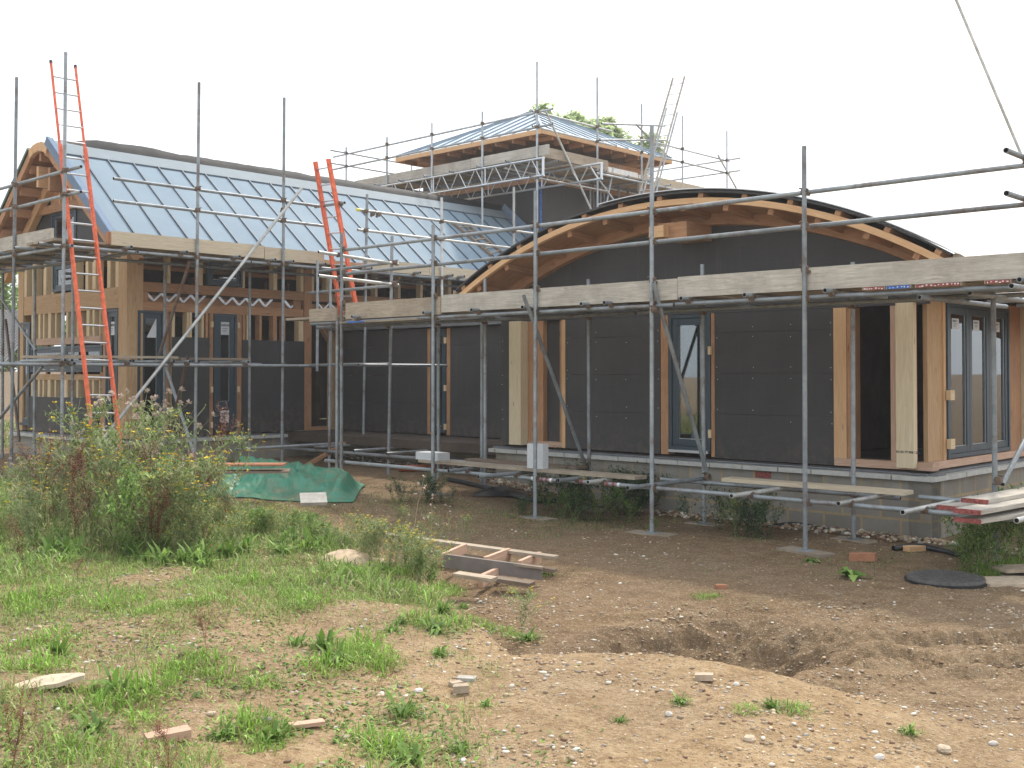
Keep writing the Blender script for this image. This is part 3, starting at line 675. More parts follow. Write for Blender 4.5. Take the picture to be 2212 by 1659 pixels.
# gable above the platform: dark boards, tall window with a sheet behind it
PROF = [(16.20, 2.07), (17.33, 2.98), (18.45, 3.86), (18.63, 3.93), (18.83, 3.955), (19.03, 3.93), (19.20, 3.86), (20.25, 2.98), (21.35, 2.05)]
def roof_z(u): return np.interp(u, [p[0] for p in PROF], [p[1] for p in PROF])
def slab(prof, v0, v1, th, name, mat, parent, dz=0.0, steps=1):
    m = MB()
    vs = np.linspace(v0, v1, steps+1)
    for i in range(len(prof)-1):
        (ua, za), (ub, zb) = prof[i], prof[i+1]
        n = np.array([-(zb-za), (ub-ua)]); n /= np.linalg.norm(n); n = n if n[1] > 0 else -n
        q = []
        for vv in (v0, v1):
            q.append((W(ua, vv, za+dz), W(ub, vv, zb+dz), W(ub-n[0]*th, vv, zb+dz-n[1]*th), W(ua-n[0]*th, vv, za+dz-n[1]*th)))
        a, b = q
        L = math.hypot(ub-ua, zb-za)
        m.face([a[0], b[0], b[1], a[1]], [(v0, 0), (v1, 0), (v1, L), (v0, L)]); m.face([a[3], a[2], b[2], b[3]], [(v0, 0), (v0, L), (v1, L), (v1, 0)])
        m.face([a[0], a[1], a[2], a[3]], [(0, 0), (L, 0), (L, th), (0, th)]); m.face([b[3], b[2], b[1], b[0]], [(0, 0), (L, 0), (L, th), (0, th)])
        if i == 0: m.face([a[0], a[3], b[3], b[0]], [(v0, 0), (v0, th), (v1, th), (v1, 0)])
        if i == len(prof)-2: m.face([a[1], b[1], b[2], a[2]], [(v0, 0), (v1, 0), (v1, th), (v0, th)])
    return m.build(name, mat, parent)
GW = GV+.05
def gable_poly(u0, u1, zlo, drop, name, mat, vv, th=.02):
    us_ = sorted(set([u0, u1] + [p[0] for p in PROF if u0 < p[0] < u1])); m = MB()
    for i in range(len(us_)-1):
        a, b = us_[i], us_[i+1]; za, zb = roof_z(a)-drop, roof_z(b)-drop
        m.hexa([W(b, vv, zlo), W(a, vv, zlo), W(a, vv+th, zlo), W(b, vv+th, zlo), W(b, vv, zb), W(a, vv, za), W(a, vv+th, za), W(b, vv+th, zb)])
    return m.build(name, mat, R_)
wu0, wu1 = UA(166, GW, 470), UA(113, GW, 470)
gable_poly(GU0, wu0, 1.985, .28, 'sheathing_panel', 'panel', GW)
gable_poly(wu1, GU1, 1.985, .28, 'sheathing_panel', 'panel', GW)
gable_poly(wu0, wu1, 2.98, .28, 'gable_boarding', 'fir', GW-.03, .05)
wG = window(R_, 'v', GW-.02, wu0, wu1, 1.985, 2.84, .06, panes=1)
m = MB(); m.bx(wu0+.1, wu1-.1, GW+.10, GW+.11, 2.0, 2.9); m.build('white_sheet', 'white_paint', wG)
for a in (.10, .25, .42, .60): bar(R_, 'v', GW-.05, wu0+a*.9, wu0+a*.9+.05, 2.985, 3.42, .045, 'gable_stud', 'fir_pale')
bar(R_, 'v', GW-.06, 17.62, wu1+.3, 2.84, 2.98, .05, 'gable_head', 'fir', -.02)
# roof build-up
dk = [(u, z-.10) for u, z in PROF]
slab(dk, GV-.50, LV1, .03, 'roof_boarding', 'fir', R_)
slab(PROF[4:], GV-.48, LV1, .05, 'far_roof_slope', 'black_rubber', R_)
slab([(16.17, 2.045)]+PROF[1:3], GV-.50, LV1-.02, .02, 'metal_roof_slope', 'zinc', R_)
m = MB()                                                    # standing seams
nrm = np.array([-(3.86-2.07), 18.45-16.2]); nrm /= np.linalg.norm(nrm)
for k in range(0, 24):
    vv = GV-.50+.43+.475*k
    if vv > LV1-.1: break
    p0 = np.array(W(16.17+nrm[0]*.012, vv, 2.045+nrm[1]*.012)); p1 = np.array(W(18.22+nrm[0]*.012, vv, 3.68+nrm[1]*.012))
    m.beam(p0, p1, .022, .034, np.array(W(nrm[0], 0, nrm[1])))
m.build('standing_seams', 'zinc_seam', R_)
slab([(18.20, 3.695), (18.47, 3.905), (18.62, 3.965)], GV-.47, LV1-.02, .012, 'ridge_flashing', 'flash', R_)
m = MB(); m.beam(W(18.205, GV-.4, 3.672), W(18.205, LV1-.1, 3.672), .02, .02); m.build('flashing_shadow_line', 'zinc_seam', R_)  # dark strip drawn as the shadow line below the flashing
slab([(16.16, 1.97), (16.165, 2.04)], GV-.5, LV1-.02, .03, 'eaves_fascia', 'fir', R_)
# metal verge trim, timber arch piece, left verge
m = MB(); m.beam(np.array(W(16.14, GV-.525, 2.035)), np.array(W(18.50, GV-.525, 3.925)), .05, .15, np.array(W(nrm[0], 0, nrm[1])))
m.beam(np.array(W(16.15, GV-.50, 2.12)), np.array(W(18.47, GV-.50, 3.965)), .12, .02, np.array(W(nrm[0], 0, nrm[1]))); m.build('metal_verge_trim', 'metal_trim', R_)
slab([(u, z-.02) for u, z in PROF[2:7]], GV-.54, GV-.47, .15, 'ridge_rafter', 'fir_pale', R_)
slab([(u, z-.05) for u, z in PROF[6:]], GV-.53, GV-.47, .13, 'left_verge_rafter', 'fir', R_)
slab([(u+.01, z+.035) for u, z in PROF[6:]], GV-.555, GV-.49, .05, 'left_verge_trim', 'green_trim', R_)
slab([(u, z-.13) for u, z in PROF[0:4]], GV-.50, GV-.45, .10, 'right_verge_rafter', 'fir', R_)
slab([(u, z-.24) for u, z in PROF[5:]], GV-.10, GV+.02, .16, 'wall_rafter', 'fir_pale', R_)
slab([(u, z-.26) for u, z in PROF[0:6]], GV-.06, GV+.02, .14, 'wall_rafter', 'fir', R_)
for uu in (16.9, 17.4, 17.9, 18.4, 18.9, 19.3, 19.7, 20.1, 20.5, 20.9):
    zz = roof_z(uu)-.19; bar(R_, 'v', GV-.46, uu-.035, uu+.035, zz-.12, zz+.03, .46, 'purlin_end', 'fir')
bar(R_, 'v', GV-.45, 18.98, 19.06, 3.20, 3.56, .40, 'ridge_hanger', 'fir_pale'); bar(R_, 'v', GV-.42, 18.6, 18.68, 3.1, 3.5, .35, 'ridge_hanger', 'fir')
for k, uu in enumerate(np.arange(17.0, 21, .55)):
    m = MB(); m.bx(uu, uu+.06, GV+.2, LV1-.6, roof_z(uu)-.30, roof_z(uu)-.16); m.build('roof_purlin', 'fir', R_)
# loose black membrane humped along the ridge
m = MB(); P = []
for i, vv in enumerate(np.linspace(GV-.15, LV1-.05, 120)):
    row = []; gro = ss(GV-.2, GV+.55, vv)
    for j, t in enumerate(np.linspace(0, 1, 13)):
        uu = 18.48 + .95*t; hh = .035 + gro*(.13*math.sin(math.pi*t)**.8)*(1+.35*float(fbm(np.array(vv*1.1), np.array(t*2.0), 3, 3))+.15*math.exp(-((vv-9.4)/.5)**2)) + .03*float(fbm(np.array(vv*6), np.array(t*5.), 8, 2))
        hh += gro*.015*math.exp(-((vv-10.2)/.3)**2)+.012*abs(math.sin(vv*2.1+t*6))
        row.append(W(uu - .05*gro*math.sin(math.pi*t), vv, float(roof_z(uu))+hh*(1 if 0 < j < 12 else .3)))
    P.append(row)
m.grid(P); m.build('loose_membrane', 'ridge_rubber', R_)
# flashing where the roof meets the tower
m = MB(); m.beam(W(16.3, LV1-.06, 2.26), W(18.5, LV1-.06, 4.02), .04, .16, np.array(W(nrm[0], 0, nrm[1]))); m.build('abutment_flashing', 'metal_trim', R_)

# ================================================================== TOWER
TU, TV, TS = 17.35, 19.40, 4.1
tower = thing('tower_building', W(TU, TV, -1.6), 'square tower with low pyramid roof rising behind the curved and metal roofs', 'building')
R_ = tower
for nm, a in (('front_wall', (TU, TU+TS, TV, TV+.12)), ('side_wall', (TU, TU+.12, TV+.12, TV+TS))):
    m = MB(); m.bx(*a, -1.9, 5.28); m.build(nm, 'panel', R_)
m = MB(); m.bx(TU+.12, TU+TS, TV+TS-.12, TV+TS, -1.9, 5.28); m.bx(TU+TS-.12, TU+TS, TV+.12, TV+TS-.12, -1.9, 5.28); m.build('rear_walls', 'panel', R_)
bar(R_, 'v', TV-.03, TU-.03, TU+TS, 4.50, 4.62, .029, 'wall_band', 'fir'); bar(R_, 'u', TU-.03, TV, TV+TS, 4.50, 4.62, .029, 'wall_band', 'fir')
bar(R_, 'v', TV-.03, TU+.25, TU+TS, 4.86, 5.10, .028, 'clerestory_glazing', 'frame_blue'); bar(R_, 'u', TU-.03, TV+.2, TV+TS, 4.86, 5.10, .028, 'clerestory_glazing', 'frame_blue')
bar(R_, 'v', TV-.035, TU-.04, TU+TS, 5.12, 5.30, .034, 'wall_head', 'fir'); bar(R_, 'u', TU-.035, TV, TV+TS, 5.12, 5.30, .034, 'wall_head', 'fir')
m = MB(); m.bx(TU-.05, TU+.12, TV-.05, TV+.12, 4.75, 5.3); m.build('corner_block', 'fir', R_)
m = MB(); m.tube(W(TU-.06, TV-.06, 2.2), W(TU-.06, TV-.06, 4.45), .028, 8, False); m.build('blue_downpipe', 'bluepaint', R_)
# side window seen beneath the platform
wT = window(R_, 'u', TU-.03, VA(1281, TU, 400), VA(1302, TU, 400), 2.9, 4.45, .06, panes=2)
ov = .50; e0u, e1u, e0v, e1v = TU-ov, TU+TS+ov, TV-ov, TV+TS+ov; EZ, AZ = 5.60, 6.82
cu_, cv_ = TU+TS/2, TV+TS/2
apex = W(cu_, cv_, AZ); cs = [W(e0u, e0v, EZ), W(e1u, e0v, EZ), W(e1u, e1v, EZ), W(e0u, e1v, EZ)]
m = MB()
for i in range(4): m.face([cs[i], cs[(i+1) % 4], apex])
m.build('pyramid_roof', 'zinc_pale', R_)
m = MB()
for i in range(4):
    a, b = np.array(cs[i]), np.array(cs[(i+1) % 4]); ap = np.array(apex)
    mid = (a+b)/2; n = 11
    for k in range(1, n):
        t = k/n; p = a+(b-a)*t; s = 1-abs(2*t-1); q = p+(ap-mid)*s*.97
        if s > .05: m.beam(p+np.array([0, 0, .018]), q+np.array([0, 0, .018]), .022, .035)
    m.beam(a+np.array([0, 0, .03]), ap+np.array([0, 0, .03]), .06, .06)
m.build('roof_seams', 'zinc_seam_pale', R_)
m = MB(); m.bx(e0u+.02, e1u-.02, e0v+.02, e1v-.02, EZ-.075, EZ-.045); m.build('soffit', 'fir', R_)
for (a, b) in ((0, 1), (3, 0), (1, 2), (2, 3)):
    m = MB(); p, q = np.array(cs[a]), np.array(cs[b]); m.beam(p-np.array([0, 0, .06]), q-np.array([0, 0, .06]), .04, .11); m.build('fascia_board', 'fir_pale', R_)
for uu in np.arange(e0u+.4, e1u, .55): bar(R_, 'v', e0v+.05, uu, uu+.05, EZ-.19, EZ-.077, .42, 'rafter_tail', 'fir')
for vv in np.arange(e0v+.4, e1v, .55): bar(R_, 'u', e0u+.05, vv, vv+.05, EZ-.19, EZ-.077, .42, 'rafter_tail', 'fir')

# ================================================================== HALL with curved roof + linking corridor
HU0, HU1, HV, HV1 = 4.84, 11.24, 11.60, 19.0
hall = thing('hall_building', W(HU0, HV, -1.76), 'low hall with a shallow curved roof and dark boarded walls behind the scaffold', 'building')
R_ = hall
PVn = 11.70                                                     # face of the boards
hu = lambda px, y=850: UA(px, PVn, y)
plinth(R_, [('v', HV, HU0, HU1, -1), ('u', HU0, HV, HV1, -1), ('v', 12.72, HU1-.3, GU0-.06, -1)])
copings(R_, [('v', HV, HU0-.065, HU1+.10, -1), ('u', HU0, HV-.065, HV1, -1), ('v', 12.72, HU1-.2, GU0-.12, -1)])
# patches of membrane under the doors, cavity tray with red airbricks
for px in ((1631, 1664),): 
    m = MB(); m.bx(UA(px[1], HV), UA(px[0], HV), HV-.008, HV+.02, -1.235, -1.165); m.build('red_airbrick', 'redpaint', R_)
m = MB(); m.bx(HU0+.1, GU0, HV+.15, HV1, -1.20, -1.06); m.build('floor_slab', 'dark', R_)
m = MB(); m.bx(HU0+.05, HU1, 15.2, 15.3, -1.05, 1.2); m.bx(HU1, GU0, 14.6, 14.7, -1.05, .7); m.bx(8.4, 8.5, 11.9, 15.2, -1.05, 1.4); m.bx(6.9, 7.0, 12.4, 15.2, -1.05, 1.3); m.build('inner_walls', 'dark', R_)
for k in range(16): bar(R_, 'v', 15.14, 5.2+.37*k, 5.25+.37*k, -1.05, 1.0, .05, 'inner_stud', 'dark_board')
for k in range(9): bar(R_, 'u', 6.95, 12.5+.3*k, 12.55+.3*k, -1.05, 1.0, .04, 'inner_stud', 'dark_board', -.01)
m = MB(); m.bx(HU1, HU1+.05, PVn+.1, HV1, -1.05, .78); m.build('end_wall', 'panel', R_)
# linking corridor
LVp = 12.82
lu = lambda px, y=850: UA(px, LVp, y)
panels(R_, 'v', LVp, lu(923), lu(728), -1.04, .76, -1, rows=.5, screws=False); panels(R_, 'v', LVp, HU1, lu(973), -1.04, .76, -1, rows=.5, screws=False)
bar(R_, 'v', LVp-.004, lu(931), lu(923.5), -1.04, .76, .12, 'timber_stud', 'fir'); bar(R_, 'v', LVp-.004, lu(972.5), lu(965), -1.04, .76, .12, 'timber_stud', 'fir')
window(R_, 'v', LVp-.02, lu(964.5), lu(931.5), -1.0, .74, .06, name='narrow_window')
for zz in (.5, -.3, -.95): bar(R_, 'v', LVp-.03, lu(965.5), lu(961), zz, zz+.1, .06, 'window_wedge', 'pine')
m = MB(); m.bx(HU1-.1, GU0+.1, 12.70, 15.6, .78, .90); m.build('flat_roof', 'grey_membrane', R_)
m = MB(); m.bx(GU0-.4, GU0-.05, 12.60, 12.68, .93, 1.05); m.build('lead_flashing', 'metal_trim', R_)
# front wall, left to right
TOP = .74
panels(R_, 'v', PVn, hu(1112.5), HU1, -1.035, TOP, -1, rows=.5, z_first=-.60)
bar(R_, 'v', PVn-.13, hu(1138), hu(1113), -1.02, TOP, .20, 'pale_post', 'lvl'); bar(R_, 'v', PVn+.015, hu(1172), hu(1139), -1.035, TOP, .15, 'orange_post', 'fir')
bar(R_, 'v', PVn, hu(1220), hu(1139), -1.035, -.96, .12, 'opening_sill', 'pink_timber'); bar(R_, 'v', PVn+.06, hu(1213), hu(1203), -.96, TOP, .14, 'timber_stud', 'fir')
bar(R_, 'v', PVn-.004, hu(1221.2), hu(1213.4), -1.035, TOP, .14, 'timber_stud', 'fir_pale')
m = MB(); m.bx(hu(1203), hu(1172), PVn+.10, PVn+.12, -.96, TOP); m.build('recess_board', 'panel', R_)
panels(R_, 'v', PVn, hu(1426), hu(1222), -1.035, TOP, -1, rows=.5, z_first=-.52)
bar(R_, 'v', PVn+.004, hu(1443), hu(1427), -1.035, TOP, .14, 'timber_stud', 'fir')
door = window(R_, 'v', PVn+.005, hu(1534), hu(1444), -.965, TOP, .085, name='glazed_door')
m = MB(); m.bx(hu(1531), hu(1446), PVn-.03, PVn+.02, -1.0, -.967); m.build('metal_threshold', 'alu', door)
for zz in (.78-.55, -.80): 
    bar(R_, 'v', PVn-.03, hu(1538), hu(1532), zz, zz+.10, .06, 'door_wedge', 'pine')
bar(R_, 'v', PVn+.002, hu(1543.5), hu(1536), -1.035, TOP, .14, 'timber_stud', 'fir')
panels(R_, 'v', PVn, hu(1801), hu(1545), -1.045, TOP, -1, rows=.5, z_first=-.50)
bar(R_, 'v', PVn-.012, hu(1829), hu(1802), -.96, TOP, .16, 'pale_stud', 'fir_pale'); bar(R_, 'v', PVn+.004, hu(1843), hu(1829.5), -.96, TOP, .17, 'timber_stud', 'fir')
bar(R_, 'v', PVn-.01, HU0+.02, hu(1802), -1.045, -.962, .16, 'opening_sill', 'pink_timber')
bar(R_, 'v', PVn+.01, hu(1936), hu(1923), -.96, TOP, .12, 'timber_stud', 'pink_timber')
m = MB(); m.bx(HU0+.19, HU0+.385, HV+.01, PVn-.004, -1.02, TOP+.02); cp = m.build('pale_corner_post', 'lvl', R_)
text_obj('01-02 77 006 1254', .035, 'ink', 'stamped_number', cp, W(HU0+.383, HV+.009, -.86), (-A[0], -A[1], 0), (0, 0, 1))
m = MB(); m.bx(HU0+.188, HU0+.20, PVn-.003, PVn+.004, -1.0, TOP); m.build('red_edge_strip', 'redpaint', cp)
# return wall on the right
ru = lambda px, y=850: VA(px, HU0+.12, y)
m = MB(); m.bx(HU0+.13, HU0+.18, ru(2006), ru(2037), -.96, TOP+.1); m.build('brown_board', 'oak', R_)
bar(R_, 'u', HU0+.11, ru(2037), ru(2042), -.96, TOP+.1, .12, 'timber_stud', 'fir_pale')
bar(R_, 'u', HU0+.08, PVn+.15, HV1, -1.045, -.962, .16, 'return_sill', 'pink_timber')
fd = window(R_, 'u', HU0+.09, ru(2042.5), ru(2177), -.95, TOP+.05, .075, panes=3, name='folding_doors')
for a, b in ((2058, 2073), (2104, 2117), (2150, 2161)): label(fd, 'u', HU0+.122, ru(a), ru(b), .50, .62)
for zz in (-.30, -.84): bar(R_, 'u', HU0+.05, ru(2040), ru(2049), zz, zz+.11, .05, 'door_wedge', 'pine')
m = MB(); m.bx(HU0+.12, HU0+.16, ru(2178), ru(2205), -.96, TOP+.1); m.build('brown_board', 'fir', R_)
bar(R_, 'u', HU0+.02, ru(2206), ru(2216), -.96, TOP+.1, .14, 'pale_stud', 'lvl')
panels(R_, 'u', HU0+.1, ru(2217), HV1, -1.04, .45, -1, rows=.5)
# curved roof: circle in the (u, z) plane
RC, RR = (7.907, -4.745), 6.92
TH = math.asin(3.553/RR)
def arc(r, t): return RC[0]+r*math.sin(t), RC[1]+r*math.cos(t)
def arcslab(r0, r1, v0, v1, name, mat, n=40, t0=-TH, t1=TH, parent=None, smooth=True):
    m = MB(); ts = np.linspace(t0, t1, n+1)
    for i in range(n):
        c = []
        for r in (r0, r1):
            for (t, v) in ((ts[i], v0), (ts[i+1], v0), (ts[i+1], v1), (ts[i], v1)):
                u, z = arc(r, t); c.append(W(u, v, z-FALL*max(0, v-11.0)))
        L = abs(ts[1]-ts[0])*r1; L2 = abs(v1-v0); th = r1-r0; x = L*i
        def uvq(la, lb, o=0): return [(x, o), (x+L, o), (x+L, o+lb), (x, o+lb)]
        m.face([c[3], c[2], c[1], c[0]], uvq(L, L2)); m.face([c[4], c[5], c[6], c[7]], uvq(L, L2))
        m.face([c[0], c[1], c[5], c[4]], uvq(L, th, 3)); m.face([c[3], c[7], c[6], c[2]], [(x, 5), (x, 5+th), (x+L, 5+th), (x+L, 5)])
        if i == 0: m.face([c[0], c[4], c[7], c[3]])
        if i == n-1: m.face([c[1], c[2], c[6], c[5]])
    return m.build(name, mat, parent or R_)
RV = 11.0; FALL = .135                                           # the vault drops gently towards the back
roof = arcslab(RR-.028, RR-.004, RV-.02, HV1, 'curved_roof', 'black_rubber')
arcslab(RR+.012, RR+.022, RV-.06, RV+.5, 'roof_edge_sheet', 'alu', 30, -TH-.005, .13)
m = MB()                                                       # corrugated sheet ends along the eaves
for sgn in (-1, 1):
    for k, vv in enumerate(np.arange(RV, HV1, .038)):
        u, z = arc(RR-.01, sgn*(TH+.006)); 
        m.bx(u-.03, u+.03, vv, vv+.022, z-.03-FALL*(vv-11), z+.02-FALL*(vv-11))
m.build('corrugated_eaves', 'old_board', roof)
arcslab(6.765, 6.835, RV, RV+.05, 'front_rafter', 'fir_pale', 40, -TH-.01, TH+.01)
for k, t in enumerate(np.linspace(-TH+.02, TH-.02, 13)):
    u, z = arc(6.862, t); m = MB(); m.beam(np.array(W(u, RV+.0, z)), np.array(W(u, RV+.7, z-.7*FALL)), .07, .05, np.array(W(math.sin(t), 0, math.cos(t)))); m.build('batten_block', 'fir', R_)
arcslab(6.80, 6.825, RV+.06, HV1, 'soffit_boards', 'fir', 40, -TH, TH)
for k, t in enumerate(np.linspace(-TH+.05, TH-.05, 12)):
    u, z = arc(6.735, t); m = MB(); up = np.array(W(math.sin(t), 0, math.cos(t)))
    m.beam(np.array(W(u, RV+.07, z+.012)), np.array(W(u, PVn+.1, z-.05)), .07, .11, up); m.build('purlin_end', 'fir', R_)
arcslab(6.665, 6.835, PVn-.09, PVn+.04, 'arched_beam', 'fir', 40, -TH-.03, TH+.03)
m = MB(); u, z = 7.98, 1.655; m.bx(u-.10, u+.12, RV+.05, RV+.16, z, z+.14); m.build('ridge_beam_end', 'fir_pale', R_)
m = MB(); m.bx(u-.36, u+.06, RV+.162, PVn, z-.02, z+.18); m.build('ridge_beam', 'fir', R_)
m = MB(); us_ = np.linspace(HU0+.05, HU1-.0, 33)                  # boarded tympanum
for i in range(32):
    a, b = us_[i], us_[i+1]
    za = RC[1]+math.sqrt(6.62**2-(a-RC[0])**2); zb = RC[1]+math.sqrt(6.62**2-(b-RC[0])**2)
    m.hexa([W(b, PVn, TOP+.003), W(a, PVn, TOP+.003), W(a, PVn+.03, TOP+.003), W(b, PVn+.03, TOP+.003), W(b, PVn, zb), W(a, PVn, za), W(a, PVn+.03, za), W(b, PVn+.03, zb)])
m.build('gable_boarding', 'panel', R_)
# ------------------------------------------------------------------ scaffolding
TM = ['tube', 'bore']
def T(root, name, p0, p1, mat='tube', r=.0242, lbl=None):
    m = MB(); m.tube(p0, p1, r, 12, True, 0, 1); o = m.build(name, [mat, 'bore'], root)
    if lbl: o['label'] = lbl
    return o
def coupler(par, p, d1, d2, s=1.12):
    """fitting: a collar round each tube, a block between and a bolt"""
    p = np.array(p, float); d1 = np.array(d1, float)/np.linalg.norm(d1); d2 = np.array(d2, float)/np.linalg.norm(d2)
    n = np.cross(d1, d2); n = n/np.linalg.norm(n) if np.linalg.norm(n) > .05 else np.array([0, 0, 1.0])
    m = MB(); m.tube(p-d1*.030, p+d1*.030, .0315*s, 8, False); m.tube(p+n*.0-d2*.030, p+d2*.030, .0315*s, 8, False)
    q = d1*.036+d2*.036; m.tube(p+q-n*.035, p+q+n*.045, .008, 6, False); m.beam(p-d1*.028-d2*.03, p-d1*.028-d2*.055, .03, .022, n); m.tube(p-q*.9-n*.03, p-q*.9+n*.035, .008, 6, False)
    return m.build('coupler', 'coupler', par)
ZU = (0, 0, 1.0); DA = (A[0], A[1], 0.0); DB = (B[0], B[1], 0.0)
VO, VI = 9.99, 11.03
def ugd(u, v): p = W(u, v, 0); return gz(p[0], p[1])

fs = thing('scaffold', W(8.0, VO, -1.76), 'grey tube scaffold standing along the front of the curved roof hall', 'scaffold')
outer = [(1737, 316), (1408, 271), (1157, 412), (936, 486), (738, 503)]
OU = []
pads = []
for px, yt in outer:
    u, v, zt = PV(px, yt, VO); ub = UA(px + (2 if px > 1500 else (-1 if px < 1200 else 0)), VO, 1100)
    zb = ugd(ub, VO)+.02
    o = T(fs, 'standard', W(ub, VO, zb), W(u, VO, zt)); OU.append(ub); pads.append((ub, VO))
    for z_ in (1.80, 1.465, 1.03, .75, -1.27): coupler(o, W((u+ub)/2, VO+.02, z_), ZU, DA)
T(fs, 'standard', W(OU[-1]+.13, VO+.02, ugd(13, VO)), W(OU[-1]+.13, VO+.02, .78))
UC = 3.28                                                     # corner standard just beyond the frame
o = T(fs, 'standard', W(UC, VO, -1.76), W(UC, VO, 2.3)); pads.append((UC, VO))
inner = [(1842, 566), (1517, 571), (1271, 603), (1048, 600), (947, 690), (847, 510), (714, 600)]
IU = []
for px, yt in inner:
    u, v, zt = PV(px, yt, VI); dx = {1842: 1, 1517: 4, 1271: 2, 847: -8, 714: -3}.get(px, 0); ub = UA(px+dx, VI, 1050)
    o = T(fs, 'standard', W(ub, VI, ugd(ub, VI)+.02), W(u, VI, zt)); IU.append(ub)
    if px > 1000: pads.append((ub, VI))
    for z_ in (.72, -1.27): coupler(o, W(ub, VI-.02, z_), ZU, DA)
T(fs, 'standard', W(UA(1041, VI+.2), VI+.2, -1.6), W(UA(1041, VI+.2), VI+.2, .72), 'tube')
u, v, zt = PV(686, 562, VI); T(fs, 'standard', W(u, VI, .03), W(u, VI, zt))
# long tubes
def LA(name, v, u0, u1, z, mat='tube', dz=0.0): return T(fs, name, W(u0, v, z), W(u1, v, z+dz), mat)
LA('guard_rail', VO+.05, 2.6, UA(745, VO)+.1, 1.805, dz=-.02); LA('guard_rail', VO+.05, 2.7, UA(742, VO)+.1, 1.465, dz=-.03)
LA('ledger', VO+.05, 2.5, 7.0, .75); LA('ledger', VO+.05, 7.02, UA(672, VO+.05), .745, dz=-.01)
LA('ledger', VI-.05, 3.0, 8.2, .745); LA('ledger', VI-.05, 8.25, UA(690, VI), .74)
LA('ledger', VO+.05, 2.9, 8.65, -1.27); LA('ledger', VO+.05, 8.0+.72, UA(703, VO+.05, 991), -1.285, 'tube'); 
LA('ledger', VI-.05, 4.9, UA(1428, VI-.05, 1034), -1.275); LA('ledger', VI-.05, UA(1120, VI), UA(622, VI, 966), -1.255)
# end rails on the left
for z0, z1 in ((1.727, 1.66), (1.39, 1.34)):
    a = VA(688, 12.86, 543); b = VA(860, 12.86, 560); o = T(fs, 'end_guard_rail', W(12.86, a, z0), W(12.86, b, z1), 'tube_bright'); coupler(o, W(12.83, VO, z0-.01), ZU, DB); coupler(o, W(12.83, VI, z1+.02), ZU, DB)
T(fs, 'guard_rail', W(UA(845, VI+.05, 568), VI+.05, 1.69), W(UA(688, VI+.05, 585), VI+.05, 1.665)); T(fs, 'guard_rail', W(UA(858, VI+.05, 617), VI+.05, 1.335), W(UA(665, VI+.05, 636), VI+.05, 1.325))
T(fs, 'mid_rail', W(UA(845, VI+.05, 787), VI+.05, .14), W(15.0, VI+.05, .13)); T(fs, 'mid_rail', W(12.95, VI-.6, .12), W(12.95, VI+1.2, .12))
# platform transoms
for px, y in ((2202, 623), (1782, 629), (1608, 640), (1471, 647), (1305, 656), (1255, 659), (1128, 666), (1018, 674), (914, 682), (760, 700)):
    u = PV(px, y, VO-.1)[0]; T(fs, 'transom', W(u, VO-.10, .80), W(u, VI+.20, .80)); coupler(fs, W(u, VO+.05, .775), DA, DB)
T(fs, 'transom', W(UA(1987, VO-.1), VO-.1, .69), W(UA(1987, VO-.1)-.05, VI+.9, .69))
# perpendicular and façade braces
def br(p, q, mat='tube'): return T(fs, 'brace', p, q, mat)
a = PU(1131, 638, 9.05); b = PU(1268, 1004, 9.0); br(W(9.05, a[1], a[2]), W(9.05, VI-.06, b[2]))
a = PU(1411, 610, 7.22); b = PU(1526, 1018, 7.22); br(W(7.22, VO-.06, a[2]), W(7.22, b[1], b[2]))
for (u, v, z) in ((9.05, VO+.0, .72), (9.05, VI-.05, -1.18), (7.22, VO-.04, .70), (7.22, VI-.05, -1.2)): coupler(fs, W(u, v, z), ZU, DA)
# base transoms sticking out towards the camera
for (x0, y0, x1, y1, v0, v1, mt) in ((1206, 1039, 1261, 1034, VO-.30, VO+.12, 'tube'), (1270, 1044, 1321, 1036, VO-.22, VO+.2, 'tube_bright'), (1356, 1063, 1548, 1039, VO-.42, VI+.15, 'tube'), (1580, 1073, 1689, 1051, VO-.32, VI+.2, 'tube_bright'),
                               (1811, 1080, 1881, 1064, VO-.2, VI+.2, 'tube_bright'), (1950, 1121, 2009, 1110, VO-.42, VI+.1, 'tube_bright'), (2196, 1138, 2230, 1130, VO-.3, VI, 'tube_bright'), (1033, 1033, 1106, 1026, VO-.62, VO+.4, 'tube'), (969, 1016, 1015, 1011, VO-.3, VO+.2, 'tube')):
    u = PV(x0, y0, v0)[0]; z0 = PV(x0, y0, v0)[2]; T(fs, 'base_transom', W(u, v0, -1.235), W(u, v1, -1.235), mt); coupler(fs, W(u, VO+.05, -1.255), DA, DB)
for (x0, y0, x1, y1) in ((678, 966.5, 828, 960), (764, 974, 913, 966.5), (835, 980, 992, 971.5)):
    z = -1.215; d = ray(x0, y0); t = z/d[2]; p = d*t; d2 = ray(x1, y1); t2 = z/d2[2]; q = d2*t2
    q = p + np.array([B[0], B[1], 0])*1.9; T(fs, 'base_transom', tuple(p), tuple(q), 'tube')
# two-colour tape and paint on the outer base ledger
for k, (px, mt) in enumerate(((1150, 'white_paint'), (1170, 'redpaint'), (1180, 'redpaint'), (1189, 'white_paint'), (1212, 'redpaint'), (1243, 'white_paint'), (1256, 'redpaint'), (1311, 'redpaint'), (1324, 'redpaint'), (1335, 'white_paint'))):
    u = UA(px, VO+.05, 1045); m = MB(); m.tube(W(u, VO+.05, -1.2845 if u > 8.7 else -1.27), W(u-.035, VO+.05, -1.2845 if u > 8.7 else -1.27), .026, 12, False); m.build('tape_band', mt, fs)
for px, y in ((1257, 1034),): m = MB(); u = UA(1206, VO-.3, 1039); m.tube(W(u, VO+.12, -1.235), W(u, VO+.15, -1.235), .030, 10, False); m.build('tube_cap', 'yellow_cap', fs)

